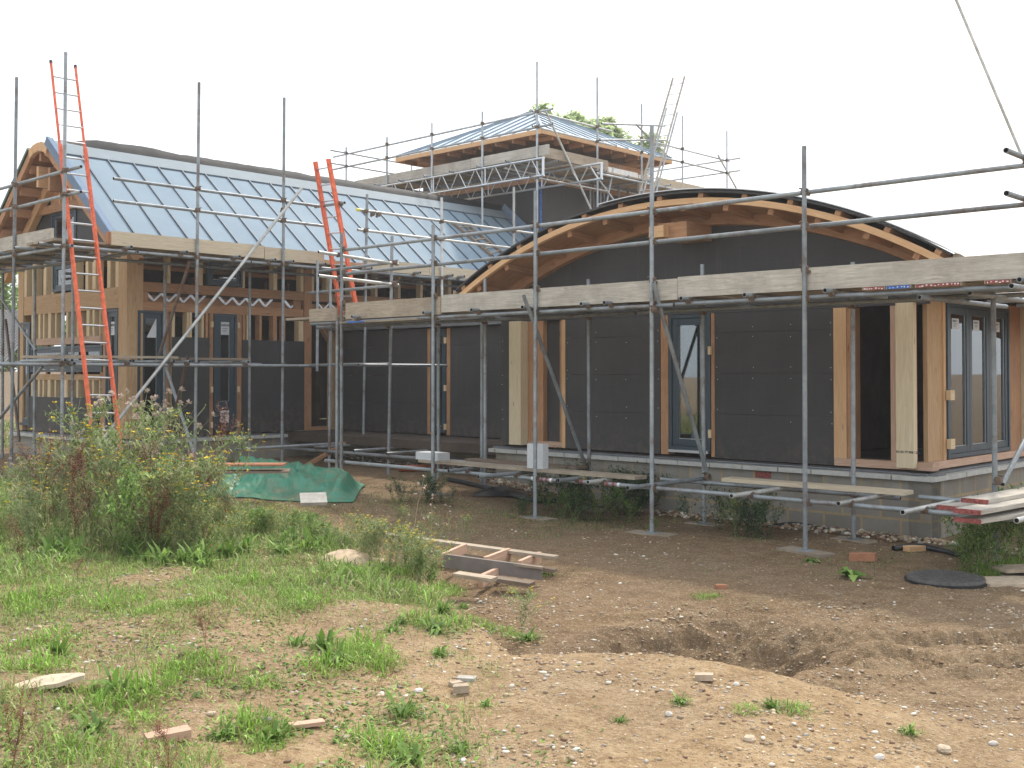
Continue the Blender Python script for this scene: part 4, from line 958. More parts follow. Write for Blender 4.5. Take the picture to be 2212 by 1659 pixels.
# right-hand return of the scaffold
rs = thing('scaffold', W(UC, 12.5, -1.76), 'grey tube scaffold turning the corner beside the folding glass doors', 'scaffold')
for px, u in ((2149, 3.85),):
    vb = VA(px, u, 1030); zt = .80; z0 = PU(2149, 1046, u)[2]; o = T(rs, 'standard', W(u, vb, -1.75), W(u, vb, zt))
    q = PU(2155, 1040, u); q2 = PU(2216, 925, u); T(rs, 'brace', W(u-.05, vb+.05, z0), W(u-.05, q2[1], q2[2])); coupler(rs, W(u-.03, vb, z0+.04), ZU, DB)
    T(rs, 'ledger', W(u-.05, vb-.6, -1.27), W(u-.05, vb+4, -1.27)); T(rs, 'transom', W(UC-.3, vb+.06, -1.22), W(4.6, vb+.06, -1.22))
T(rs, 'ledger', W(3.85, 10.1, .72), W(3.85, 16.5, .72)); T(rs, 'ledger', W(UC, 9.5, .72), W(UC, 16.5, .72))
for vv in (10.6, 11.4, 12.3, 13.2): T(rs, 'transom', W(UC-.35, vv, .775), W(4.5, vv, .775))
T(rs, 'guard_rail', W(UC+.05, 9.55, 1.86), W(UC+.05, 15, 1.86)); T(rs, 'guard_rail', W(UC+.05, 9.55, 1.50), W(UC+.05, 15, 1.50))
coupler(rs, W(UC+.02, VO, 1.84), ZU, DB); coupler(rs, W(UC+.02, VO, 1.48), ZU, DB)
T(rs, 'standard', W(UC, 12.2, -1.8), W(UC, 12.2, 2.5)); T(rs, 'standard', W(UC, 14.6, -1.8), W(UC, 14.6, 2.5))
# pale slanting prop leaving the top right corner of the frame
d0 = XY(2064, -4, 9.6); d1 = XY(2222, 372, 9.6); e = d1-d0; T(rs, 'slanting_prop', tuple(d0-e*.25), tuple(d1+e*.9), 'tube_bright', .013, 'pale slanting prop rising against the sky')

# ---- left wing scaffold
LU, LI, GVo, GVi = 15.10, 16.15, 6.97, 8.05
ls = thing('scaffold', W(LU, 8.0, -1.5), 'grey tube scaffold wrapped round the gabled wing with the metal roof', 'scaffold')
def LST(px, yt, u=None, v=None, yb=None, zb=None, dx=0, mat='tube', zt=None):
    if u is not None: a = PU(px, yt, u); b = PU(px+dx, 1000, u)
    else: a = PV(px, yt, v); b = PV(px+dx, 1000, v)
    z1 = a[2] if zt is None else zt
    z0 = (ugd(b[0], b[1]) if zb is None else zb)
    o = T(ls, 'standard', W(b[0], b[1], z0), W(a[0], a[1], z1), mat); return o, b, a
for (px, yt, kw) in ((142, 113, dict(u=LU, dx=-9)), (430, 178, dict(u=LU, dx=-9)), (614, 211, dict(u=LU, dx=-5)), (36, 167, dict(v=GVo, dx=-12)),
                     (793, 420, dict(u=LU, dx=-9)), (954, 427, dict(u=LU, zb=1.0)), (1110, 404, dict(u=LU, zb=1.0))):
    mt = 'tube_bright' if px in (954, 1110) else 'tube'
    o, b, a = LST(px, yt, mat=mt, **kw)
    for z_ in (2.82, 2.49, 1.77, .13):
        if px < 700 or z_ > 1.7: coupler(o, W(b[0]+(a[0]-b[0])*.7, b[1]+(a[1]-b[1])*.7, z_), ZU, DB if 'u' in kw else DA)
for (px, kw) in ((540, dict(u=LI)), (357, dict(u=LI)), (158, dict(v=GVi)), (76, dict(v=GVi)), (7, dict(v=GVi)), (-40, dict(v=GVo))): LST(px, 500, dx=-2, zt=1.75 if px > 0 else 2.9, **kw)
LB = lambda name, u, v0, v1, z, mat='tube', dz=0: T(ls, name, W(u, v0, z), W(u, v1, z+dz), mat)
for z, va, vb in ((2.81, VA(245, LU+.05, 388), VA(694, LU+.05, 437)), (2.485, VA(245, LU+.05, 433), VA(703, LU+.05, 483))): LB('guard_rail', LU+.05, va, vb, z, 'tube')
LB('guard_rail', LU+.05, VA(775, LU, 449), 19.2, 2.84, 'tube_bright'); LB('guard_rail', LU+.05, VA(777, LU, 493), 19.2, 2.49, 'tube_bright')
m = MB(); v_ = VA(775, LU, 449); m.tube(W(LU+.05, v_-.01, 2.84), W(LU+.05, v_+.06, 2.84), .028, 12, False); m.build('tube_cap', 'yellow_cap', ls)
for px in (808, 820): coupler(ls, W(LU+.05, VA(px, LU), 2.80), DB, ZU)
LB('ledger', LU+.05, GVo-.15, 10.0, 1.77); LB('ledger', LU+.05, 10.02, 19, 1.77, 'tube'); LB('ledger', LI-.05, GVo+.3, 19, 1.74)
LB('mid_ledger', LU-.05, 6.05, VA(680, LU), .12, 'tube'); LB('mid_ledger', LI-.05, 7.2, VA(560, LI), .15)
LB('base_ledger', LU-.05, VA(507, LU, 966), VA(758, LU, 953), -1.19)
for px in (145, 160, 286, 380, 415, 541): v_ = VA(px, LU-.2, 783); T(ls, 'mid_transom', W(LU-.14, v_, .175), W(LI+.2, v_, .175)); coupler(ls, W(LU-.05, v_, .14), DA, DB)
for px in (281, 401, 515, 592, 631, 700, 800, 905, 975, 1000): v_ = VA(px, LU-.1, 545); T(ls, 'transom', W(LU-.14, v_, 1.82), W(LI+.3, v_, 1.82)); coupler(ls, W(LU+.05, v_, 1.79), DA, DB)
LG = lambda name, v, u0, u1, z, mat='tube', dz=0: T(ls, name, W(u0, v, z), W(u1, v, z+dz), mat)
for z in (2.84, 2.49): LG('guard_rail', GVo+.05, LU-.35, 20.6, z)
LG('ledger', GVo+.05, LU-.1, 20.6, 1.77); LG('ledger', GVi, LU, 20.6, 1.77); LG('mid_ledger', GVo+.05, LU-.2, 20.6, .135); LG('mid_ledger', GVi, LU+.1, 20.6, .18); 
for u_ in (15.5, 16.3, 17.2, 18.1, 19.0, 19.8): T(ls, 'transom', W(u_, GVo-.2, 1.82), W(u_, GVi+.35, 1.82))
p, q = PU(653, 405, LU-.07), PU(212, 962, LU-.07); o = T(ls, 'long_brace', W(LU-.07, p[1], p[2]), W(LU-.07, q[1], q[2]), 'tube_bright', .0242, 'long pale brace slanting across the left scaffold'); 
for px, y in ((612, 453), (427, 690)): a = PU(px, y, LU-.04); coupler(o, W(*a), ZU, DB)
v_ = PU(410, 565, LU)[1]; T(ls, 'brace', W(LU, v_, PU(410, 565, LU)[2]), W(LI, PU(344, 766, LI)[1], PU(344, 766, LI)[2]), 'tube_brown')
T(ls, 'brace', W(*PU(407, 768, LU)), W(*PU(363, 956, LI)), 'tube_brown'); T(ls, 'brace', W(*PU(357, 790, LI)), W(*PU(423, 990, LU)))
T(ls, 'brace', W(*PV(0, 640, GVi)), W(*PV(78, 757, GVi))); T(ls, 'brace', W(*PV(92, 792, GVo+.1)), W(*PV(-2, 905, GVo+.1))); T(ls, 'brace', W(*PV(12, 690, GVi)), W(*PV(42, 954, GVi)), 'tube_brown')
# short tie carrying the ladder
a = PU(690, 438, LU); T(ls, 'ladder_tie', W(LU+.12, VA(690, LU, 440), 2.80), W(LU-.62, VA(693, LU, 440)+.02, 2.80)); coupler(ls, W(LU-.5, VA(693, LU, 440)+.02, 2.80), DA, ZU)

# ---- tower scaffold
TOu, TOv = 16.15, 17.95
ts = thing('scaffold', W(TOu, TOv, -1.6), 'pale tube scaffold ringed round the top of the tower', 'scaffold')
def TT(name, p, q, mat='tube_glare', r=.0242): return T(ts, name, p, q, mat, r)
tu = [(1160, 133), (1042, 241), (933, 266), (836, 296), (748, 318)]
TUs = []
for px, y in tu:
    a = PV(px, y, TOv); TUs.append(a[0]); o = TT('standard', W(a[0], TOv, 2.2 if px < 1100 else .9), W(a[0], TOv, a[2]))
    for z_ in (5.71, 5.37, 4.66, 4.28): coupler(o, W(a[0], TOv, z_), ZU, DA)
TVs = []
for px, y in ((1290, 167), (1386, 225), (1474, 250), (1570, 282)):
    a = PU(px, y, TOu); TVs.append(a[1]); o = TT('standard', W(TOu, a[1], 1.0), W(TOu, a[1], a[2]))
    for z_ in (5.71, 5.37, 4.66): coupler(o, W(TOu, a[1], z_), ZU, DB)
uL, vR = TUs[-1], TVs[-1]
for z in (5.71, 5.38):
    TT('guard_rail', W(TOu-.4, TOv+.05, z), W(uL+.6, TOv+.05, z-.02)); TT('guard_rail', W(uL, TOv-.5, z), W(uL, vR+.3, z)); TT('guard_rail', W(TOu-.4, vR, z), W(uL+.3, vR, z))
    TT('guard_rail', W(TOu+.05, TOv-.1, z), W(TOu+.05, VA(1325, TOu, 280), z)); TT('guard_rail', W(TOu+.05, VA(1405, TOu, 300), z), W(TOu+.05, vR+.2, z))
a = PU(1300, 267, TOu-.05); b = PU(1436, 272, TOu-.05); TT('guard_rail', W(*a), W(*b)); a = PU(1296, 302, TOu-.05); b = PU(1440, 303, TOu-.05); TT('guard_rail', W(*a), W(*b))
for k, u_ in enumerate((18.6, 21.0)): TT('standard', W(u_, vR, 4.5), W(u_, vR, 6.0)); 
for k, v_ in enumerate((20.2, 22.5)): TT('standard', W(uL, v_, 4.5), W(uL, v_, 6.0))
for vv, zz, ua, ub, nm in ((TOv-.05, (4.28, 4.66), TOu-.25, uL-.8, 'outer_lattice_beam'), (TOv+1.15, (4.28, 4.62), TOu+1.0-1.9, uL-.6, 'inner_lattice_beam')):
    o = None; m = MB()
    m.tube(W(ua, vv, zz[0]), W(ub, vv, zz[0]), .0242, 10, False); m.tube(W(ua, vv, zz[1]), W(ub, vv, zz[1]), .0242, 10, False)
    s = ua+.12; k = 0
    while s < ub-.4:
        m.tube(W(s, vv, zz[0]), W(s+.24, vv, zz[1]), .013, 6, False); m.tube(W(s+.28, vv, zz[1]), W(s+.52, vv, zz[0]), .013, 6, False)
        s += .56; k += 1
        if k % 3 == 0: m.tube(W(s-.01, vv, zz[0]), W(s-.01, vv, zz[1]), .018, 6, False); s += .05
    m.tube(W(ua+.03, vv, zz[0]), W(ua+.03, vv, zz[1]), .03, 8, False)
    m.build(nm, 'alu', ts)
TT('ledger', W(TOu+.02, TOv-.2, 4.26), W(TOu+.02, 20.4, 4.26), 'tube_bright'); TT('ledger', W(TOu-.04, TOv+2.0, 4.62), W(TOu-.04, vR+.3, 4.62)); TT('ledger', W(TOu+1.0, TOv, 4.6), W(TOu+1.0, vR, 4.6))
for v_ in np.arange(TOv+.5, vR, .85): TT('transom', W(TOu-.18, v_, 4.67), W(TU, v_, 4.67))
for u_ in np.arange(TOu+.8, uL, .9): TT('transom', W(u_, TOv-.16, 4.71), W(u_, TV, 4.71))
for (x0, y0, x1, y1, uu) in ((1178, 238, 1277, 453, TOu-.06), (1373, 268, 1443, 338, TOu-.06), (1440, 233, 1388, 422, TOu-.12), (1463, 243, 1416, 420, TOu-.16), (1551, 335, 1594, 413, TOu), (1276, 364, 1330, 438, TOu+.1), (1325, 362, 1310, 440, TOu+.15)):
    TT('brace', W(*PU(x0, y0, uu)), W(*PU(x1, y1, uu)), 'tube_bright' if x0 == 1178 else 'tube_glare')
for px, y0, y1 in ((1337, 359, 436), (1275, 380, 455), (1281, 385, 455), (1305, 380, 440), (1357, 395, 432), (1297, 395, 445)):
    a = PU(px, y0, TOu+.95); b = PU(px, y1, TOu+.95); TT('prop', W(*a), W(a[0], a[1], b[2]), 'tube' if px != 1281 else 'tube_brown')

# ------------------------------------------------------------------ scaffold boards
def sboard(u0, u1, v0, v1, z, th, mat, lbl, cat='board', group=None, name='scaffold_board', dz=0.0, ends=None, bandm=('redpaint',)):
    root = thing(name, W((u0+u1)/2, (v0+v1)/2, z), lbl, cat, group) if ends else None
    m = MB()
    if abs(u1-u0) > abs(v1-v0): c = [W(max(u0, u1), v0, z), W(min(u0, u1), v0, z), W(min(u0, u1), v1, z), W(max(u0, u1), v1, z)]
    else: c = [W(u1, v0, z), W(u0, v0, z), W(u0, v1, z), W(u1, v1, z)]
    m.hexa(c+[(x, y, q+th) for x, y, q in c])
    if not ends: return single(m, name, mat, lbl, cat, group)
    m.build('plank', mat, root)
    for (a0, a1, b0, b1) in ends:
        m = MB(); m.bx(a0, a1, b0, b1, z-.001, z+th+.001); m.build('painted_end', rnd.choice(bandm), root)
    return root
def toe(ax, c, a, b, z0, z1, mat, lbl, tilt=0.0, group=None, cap=True):
    m = MB(); th = .038
    if ax == 'v': c0 = [W(max(a, b), c, z0), W(min(a, b), c, z0), W(min(a, b), c+th, z0), W(max(a, b), c+th, z0)]
    else: c0 = [W(c+th, a, z0), W(c, a, z0), W(c, b, z0), W(c+th, b, z0)]
    m.hexa(c0+[(x, y, q+(z1-z0)) for x, y, q in c0])
    return single(m, 'toe_board', mat, lbl, 'board', group)
f = VO+.028
toe('v', f, 2.6, UA(1464, f, 600), .822, 1.045, 'grey_board', 'pale weathered edge board cracked along its length at the right of the hall scaffold')
toe('v', f+.003, UA(1463, f, 600)+.0, UA(953, f, 640), .80, 1.030, 'grey_board', 'whitened edge board running between the two middle standards of the hall scaffold')
toe('v', f+.001, UA(951, f, 640), UA(746, f, 660), .775, 1.012, 'old_board', 'brown grey edge board with a reddish stain at the left of the hall scaffold')
toe('v', f-.01, UA(728, f, 660)+.02, UA(669, f, 676), .765, .955, 'old_board', 'short brown edge board left of the orange ladder foot')
# deck boards
for k in range(4):
    v0 = VO+.10+.235*k
    sboard(2.7, 6.5+.05*k, v0, v0+.225, .826, .036, 'old_board', 'weathered deck board lying flat on the hall scaffold platform', 'board', 'deck boards of the hall scaffold')
    sboard(6.56+.05*k, 10.4+.03*k, v0, v0+.225, .826, .036, 'old_board', 'weathered deck board lying flat on the hall scaffold platform', 'board', 'deck boards of the hall scaffold')
    sboard(10.5+.03*k, 14.3, v0, v0+.225, .812, .036, 'old_board', 'weathered deck board lying flat on the hall scaffold platform', 'board', 'deck boards of the hall scaffold')
    if k < 5:
        lb = 'weathered deck board lying flat on the scaffold beside the metal roof'
        for (a, b) in ((GVo-.1, 11.0), (11.04, 15.2), (15.25, 19.1)): sboard(LU+.10+.235*k, LU+.325+.235*k, a, b, 1.847, .036, 'old_board', lb, 'board', 'deck boards of the left scaffold')
        sboard(LU+1.1, 20.4, GVo+.09+.235*k, GVo+.315+.235*k, 1.847, .036, 'old_board', 'weathered deck board lying flat along the gable end platform', 'board', 'deck boards of the gable platform')
        sboard(TOu+.0, uL, TOv+.1+.26*k, TOv+.34+.26*k, 4.737, .036, 'old_board', 'weathered deck board high on the tower scaffold', 'board', 'deck boards of the tower scaffold')
        sboard(TOu+.05+.26*k, TOu+.29+.26*k, TOv+1.2, vR, 4.70, .036, 'old_board', 'weathered deck board high on the tower scaffold', 'board', 'deck boards of the tower scaffold')
# painted ends of boards poking out under the edge board
for (a, b, mt) in ((1862, 1911, 'redpaint'), (1913, 1967, 'bluepaint'), (1976, 2076, 'redpaint'), (2126, 2184, 'redpaint')):
    c = VO+.0; ua, ub = UA(b, c, 615), UA(a, c, 615); base = PV((a+b)/2, 615, c)
    root = thing('scaffold_board', W((ua+ub)/2, c+.1, .80), {1862: 'board tip banded red and white under the edge board, leftmost of the painted tips', 1913: 'board tip banded blue under the edge board between the red ones', 1976: 'long board tip banded red under the edge board, right of the blue one', 2126: 'board tip banded red near the right edge of the photo'}[a], 'board')
    m = MB(); m.bx(ua-.0, ub, c+.004, c+.22, .785, .818); m.build('plank', 'old_board', root); m = MB()
    m.bx(ua+.01, ub-.01, c, c+.004, .787, .816)
    k = ua+.02
    while k < ub-.03: wq = rnd.uniform(.008, .02); zz = rnd.uniform(.789, .80); m.bx(k, k+wq, c-.0015, c, zz, zz+rnd.uniform(.006, .014), 1); k += wq+rnd.uniform(.008, .03)
    m.build('painted_edge', [mt, 'white_paint'], root)
m = MB(); ua, ub = UA(845, VO-.02), UA(762, VO-.02); m.bx(ub, ub-.05, VO-.03, VO+.2, .742, .772); single(m, 'scaffold_board', 'old_board', 'short offcut board under the left end of the hall platform', 'board')
root = thing('scaffold_board', W(UA(790, VO), VO, .74), 'board with a blue painted edge under the left end of the hall platform', 'board')
m = MB(); m.bx(UA(905, VO-.03, 690), UA(738, VO-.03, 700), VO-.07, VO+.2, .712, .748-.01); m.build('plank', 'old_board', root); m = MB(); m.bx(UA(792, VO-.03, 693), UA(754, VO-.03, 693), VO-.074, VO-.07, .714, .736); m.build('painted_edge', 'bluepaint', root)
# left scaffold edge boards
toe('u', LU+.03, VA(244, LU, 500), VA(553+20, LU, 530), 1.845, 2.05, 'new_board', 'long clean edge board below the metal roof, left of two', 0)
toe('u', LU+.035, VA(575, LU, 530), VA(703, LU, 540), 1.835, 2.035, 'new_board', 'shorter edge board below the metal roof ending at the orange ladder', 0)
toe('u', LU+.03, VA(788, LU, 560), VA(930, LU, 566), 1.80, 2.0, 'new_board', 'bright new edge board right of the orange ladder', 0)
toe('u', LU+.034, VA(931, LU, 566), 17.2, 1.80, 1.985, 'new_board', 'bright new edge board ending behind the curved roof', 0)
toe('v', GVo+.03, UA(107, GVo, 493), 20.6, 1.86, 2.07, 'grey_board', 'grey edge board along the gable end platform at far left')
m = MB(); a = PU(248, 520, LU+.08); m.bx(LU+.08, LU+.13, a[1]-.12, a[1], 1.86, 2.04); single(m, 'toe_board', 'fir', 'short orange timber stub behind the end of the left edge board', 'board')
for k, (z, va, vb) in enumerate(((.205, VA(60, LU, 778), VA(200, LU, 778)), (.206, VA(99, LU, 773), VA(386, LU, 775)), (.203, VA(395, LU, 780), VA(541, LU, 780)))):
    sboard(LU-.02+.03*k, LU+.2+.03*k, va, vb, z+.012*(k == 1), .034, 'old_board' if k < 2 else 'dark_board', ('thin board on the middle lift at far left', 'long board on the middle lift behind the tall orange ladder', 'dark board on the middle lift right of the long slanting brace')[k])
# tower edge boards
toe('v', TOv+.03, TOu-.30, TUs[1]+.4, 4.73, 4.96, 'grey_board', 'grey edge board at the near left corner of the tower platform')
toe('v', TOv+.035, TUs[1]+.42, uL-.3, 4.72, 4.95, 'grey_board', 'grey edge board along the left side of the tower platform')
toe('u', TOu-.02, TOv+.02, VA(1312, TOu, 350), 4.74, 4.97, 'old_board', 'edge board on the near right side of the tower platform')
toe('u', TOu-.02, VA(1418, TOu, 385), VA(1570, TOu, 400), 4.63, 4.84, 'new_board', 'pale edge board at the far right of the tower platform')
m = MB(); a, b = VA(1314, TOu+.3, 355), VA(1378, TOu+.3, 365); m.bx(TOu+.3, TOu+.33, a, b, 4.75, 4.93); m.bx(TOu+.3, TOu+.38, b+.06, b+.12, 4.5, 4.9); single(m, 'insulation_board', 'white_paint', 'white board leaning on the tower platform beside the thin ladder', 'board')
m = MB(); a = VA(1390, TOu+.3, 380); m.bx(TOu+.28, TOu+.32, a, a+.35, 4.45, 4.9); single(m, 'offcut_board', 'fir_pale', 'light timber offcut standing on the tower platform left of the thin ladder', 'board')

# base walkway boards
bz = -1.205
sboard(UA(1371, VO+.1, 1038), UA(903, VO+.1, 994), VO+.10, VO+.33, bz, .036, 'old_board', 'long low walkway board carrying the white blocks')
sboard(UA(1946, VO+.55, 1054), UA(1551, VO+.55, 1036), VO+.62, VO+.84, bz, .04, 'new_board', 'ochre low walkway board in front of the wall plinth')
sboard(UA(1250, VI-.3, 1000), UA(1010, VI-.3, 985), VI-.35, VI-.12, bz, .03, 'dark_board', 'dark wet board behind the long walkway board')
# tapered plank stack at right: red ended boards
def ray_z(px, py, z): d = ray(px, py); t = z/d[2]; return d*t
stk = [(2060, 1117, -1.235, 'bottom'), (2023, 1091, -1.197, 'third'), (2058, 1098, -1.159, 'second'), (2076, 1076, -1.121, 'top')]
for k, (px, py, z, nm) in enumerate(stk):
    p = ray_z(px, py, z+.036); dirv = np.array([B[0]*.93+.05, B[1]*.8, 0]); dirv = np.array([math.sin(math.radians(52-2*k)), math.cos(math.radians(52-2*k)), 0]); side = np.array([dirv[1], -dirv[0], 0])
    a = np.array([p[0], p[1], z+.018]); w_ = .225
    root = thing('scaffold_board', (a[0], a[1], z), 'red ended scaffold board, %s of the stack at the lower right of the scaffold' % nm, 'board', None)
    m = MB(); m.beam(a+side*w_/2+dirv*.03, a+side*w_/2+dirv*2.4, w_, .036); m.build('plank', 'grey_board', root)
    m = MB(); m.beam(a+side*w_/2, a+side*w_/2+dirv*.03, w_+.002, .038); m.beam(a-side*.0012+dirv*.03, a-side*.0012+dirv*.10, .003, .028); m.build('painted_end', 'redpaint', root)

# ------------------------------------------------------------------ ladders
def ladder(name, lbl, l0, l1, r0, r1, n, mat, rmat, sw=.028, sd=.06, first=.12, last=.02, box=True, foot=None, capm=None, ztr=None):
    l0, l1, r0, r1 = [np.array(x, float) for x in (l0, l1, r0, r1)]
    root = thing(name, tuple((l0+r0)/2), lbl, 'ladder')
    wdir = (r0-l0)/np.linalg.norm(r0-l0)
    for a, b in ((l0, l1), (r0, r1)):
        m = MB(); d = b-a; nrm_ = np.cross(d, wdir); nrm_ /= np.linalg.norm(nrm_)
        if ztr is not None:
            c = a+d*ztr; m.beam(a, c, sw, sd, nrm_); m.beam(c+nrm_*.01, b, sw*.72, sd*.55, nrm_)
        else: m.beam(a, b, sw, sd, nrm_) if box else m.tube(a, b, sw/2, 8, False)
        o = m.build('stile', mat, root)
        if capm: m = MB(); e = d/np.linalg.norm(d); m.tube(b-e*.01, b+e*.03, sw*.8, 8, False); m.build('end_cap', capm, o)
    for i in range(n):
        t = first+(1-first-last)*i/(n-1); p = l0+(l1-l0)*t; q = r0+(r1-r0)*t
        m = MB(); m.tube(p, q, .014, 8, False); m.build('rung', rmat, root)
    return root
# tall orange ladder on the left
LL = 15.0
def lad_pt(px, py, v): a = PV(px, py, v); return W(*a)
vL, vR_ = 7.04, 7.42
l1 = PV(110, 135, vL); r1 = PV(163, 145, vR_); l0 = PV(200, 950, vL); r0 = PV(258, 950, vR_)
k = 1.10
def ext(p0, p1, t): return tuple(np.array(p1)+(np.array(p0)-np.array(p1))*t)
ladder('extension_ladder', 'tall orange ladder with grey rungs standing in the weeds against the left scaffold', ext(W(*l0), W(*l1), k), W(*l1), ext(W(*r0), W(*r1), k), W(*r1), 24, 'orange', 'alu', .030, .075, .03, .035, capm='black_rubber', ztr=.79)
# short orange ladder
def on_plane_pts(x0, y0, x1, y1, u): return W(*PU(x0, y0, u)), W(*PU(x1, y1, u))
a0, a1 = W(15.02, 11.85, .87), W(15.02, 11.20, 3.53); 
la, lb_ = PU(733, 655, 15.0), PU(681, 349, 15.0); ra, rb = PU(768, 655, 14.62), PU(709, 343, 14.62)
ladder('extension_ladder', 'short orange ladder climbing from the hall platform to the metal roof scaffold', ext(W(*la), W(*lb_), 1.12), W(*lb_), ext(W(*ra), W(*rb), 1.12), W(*rb), 10, 'orange', 'alu', .040, .075, .05, .05)
# thin ladder on the tower
la, lb_ = PU(1378, 430, 15.95), PU(1454, 168, 15.95); ra, rb = PU(1408, 424, 15.55), PU(1479, 165, 15.55)
ladder('pole_ladder', 'thin pale ladder rising above the right side of the tower scaffold', ext(W(*la), W(*lb_), 1.15), W(*lb_), ext(W(*ra), W(*rb), 1.15), W(*rb), 13, 'grey_board', 'alu', .028, .045, .03, .05)
# wooden roof ladder lying on the metal roof
def on_roof(px, py):
    d = ray(px, py); s = (3.86-2.07)/(18.45-16.2); ku = A[0]*d[0]+A[1]*d[1]
    t = (2.07+.05 - s*16.2)/(d[2]-s*ku); p = d*t; return p
p0, p1, q0, q1 = on_roof(1062, 552), on_roof(974, 478), on_roof(1085, 545), on_roof(1002, 480)
ladder('roof_ladder', 'old wooden ladder lying on the shaded end of the metal roof', p0, p1, q0, q1, 8, 'dark_board', 'old_board', .05, .05, .06, .03)
# ------------------------------------------------------------------ things lying on the site
def gp(px, py): x, y = on_ground(px, py); return x, y, gz(x, y)
def axes(deg): a = math.radians(deg); return np.array([math.cos(a), math.sin(a), 0]), np.array([-math.sin(a), math.cos(a), 0])
def gbox(px, py, l, w_, h, deg, name, mat, lbl, cat, dz=0.0, tilt=0.0, group=None, z=None, jit=0.0):
    x, y, g = gp(px, py); g = g if z is None else z
    a, b = axes(deg); c = np.array([x, y, g+dz]); up = np.array([0, 0, 1.0]); a = a*math.cos(tilt)+up*math.sin(tilt)
    P = [c-a*l/2-b*w_/2, c+a*l/2-b*w_/2, c+a*l/2+b*w_/2, c-a*l/2+b*w_/2]
    P = [p + np.array([rnd.uniform(-jit, jit), rnd.uniform(-jit, jit), 0]) for p in P]
    m = MB(); m.hexa(P+[p+up*h for p in P]); o = single(m, name, mat, lbl, cat, group)
    bv = o.modifiers.new('bevel', 'BEVEL'); bv.width = min(l, w_, h)*.12; bv.segments = 2
    return o
# sole boards and base plates under the standards
for i, (u, v) in enumerate(pads):
    p = W(u, v, 0); g = gz(p[0], p[1]); ln = .55 if v == VO else .42
    names = {0: 'foot board under the front standard nearest the right', 1: 'foot board under the second front standard from the right', 2: 'foot board under the third front standard from the right', 3: 'foot board under the fourth front standard from the right', 4: 'foot board under the paired left end standards'}
    lb = names.get(i, ('foot board beneath a rear standard close to the plinth, number %d from the right' % (i-5)) if i > 5 else 'foot board at the corner beyond the frame')
    a_ = .28*rnd.uniform(-1, 1); a = np.array([A[0], A[1], 0])*math.cos(a_)+np.array([B[0], B[1], 0])*math.sin(a_); b = np.cross([0, 0, 1], a)
    root = thing('sole_board', (p[0], p[1], g), lb.replace('number 1 from', 'first from').replace('number 2 from', 'second from').replace('number 3 from', 'third from').replace('number 4 from', 'fourth from').replace('number 5 from', 'fifth from'), 'board')
    m = MB(); c = np.array([p[0], p[1], g-.008]); m.beam(c-a*ln/2, c+a*ln/2, .225, .04); m.build('plank', 'old_board', root)
    m = MB(); m.beam(c+np.array([0, 0, .022])-a*.075, c+np.array([0, 0, .022])+a*.075, .15, .006); m.build('base_plate', 'tube', root)

# green tarpaulin heap
def tarp():
    x0, y0 = on_ground(425, 1078); x1, y1 = on_ground(760, 1082)
    c = (np.array([x0, y0])+np.array([x1, y1]))/2; L = math.hypot(x1-x0, y1-y0); d = (np.array([x1, y1])-np.array([x0, y0]))/L; n = np.array([-d[1], d[0]])
    m = MB(); P = []
    for i in range(141):
        s = i/140; row = []
        for j in range(81):
            t = j/80
            ed = .12*float(fbm(np.array(s*4), np.array(t*3), 71, 3))
            xx = (s-.5)*L*1.04; yy = (t*1.9-.30)+ed*2.4+.10*math.sin(s*7)+.35*(1-s)
            prof = 1.0
            hgt = (.46*min(t, .8)*ss(1.02, .86, t))*(1.1-.72*s)
            hgt += .24*float(np.exp(-((s-.91-.10*(t-.4))/.055)**2))*float(np.exp(-((t-.42)/.33)**4))       # gathered lump at the right end
            fold = abs(float(fbm(np.array(s*6+t*3.2), np.array(t*2.2-s*5), 81, 3)))*.30 + .028*abs(math.sin(s*9+t*5+ed*22)) + .10*abs(float(fbm(np.array(s*17+t*3), np.array(t*8-s*6), 83, 3)))
            edge = min(1, 6*min(s+.02, 1-s, 1-t)+.10)*min(1, 2.4*t+.03)
            p2 = c+d*xx+n*yy; z = float(ground(p2[0], p2[1], False))
            row.append((p2[0], p2[1], z+.015+(hgt+fold*.8)*edge*prof))
        P.append(row)
    m.grid(P); root = thing('tarpaulin', (c[0], c[1], gz(c[0], c[1])), 'crumpled green tarpaulin heaped on the soil behind the weeds', 'tarpaulin'); o = m.build('sheet', 'tarp', root)
    so = o.modifiers.new('thick', 'SOLIDIFY'); so.thickness = .006
    return c, d, n
tc, td, tn = tarp()
for k, (px, py, l, w_, dz, dg, lb) in enumerate(((520, 1022, .95, .40, .40, 6, 'dark board lying on top of the green tarpaulin'), (528, 1017, .85, .30, .45, -2, 'brown board topmost on the green tarpaulin'))):
    q_ = XY(540, 1018-6*k, 13.55); x, y, g = q_[0], q_[1], q_[2]-.40
    a, b = axes(math.degrees(math.atan2(td[1], td[0]))+dg); m = MB(); cc = np.array([x, y, g+dz]); m.beam(cc-a*l/2, cc+a*l/2, w_, .022); single(m, 'offcut_board', 'dark_board' if k == 0 else 'brick', lb, 'board')
d_ = ray(677, 1078); yy = 12.75; p = XY(677, 1078, yy); a, b = axes(14); m = MB(); up = np.array([0, -.42, 1.0]); up /= np.linalg.norm(up); m.beam(p-a*.15, p+a*.15, .24, .04, up); single(m, 'concrete_slab', 'concrete', 'pale slab offcut resting on the front of the green tarpaulin', 'slab')
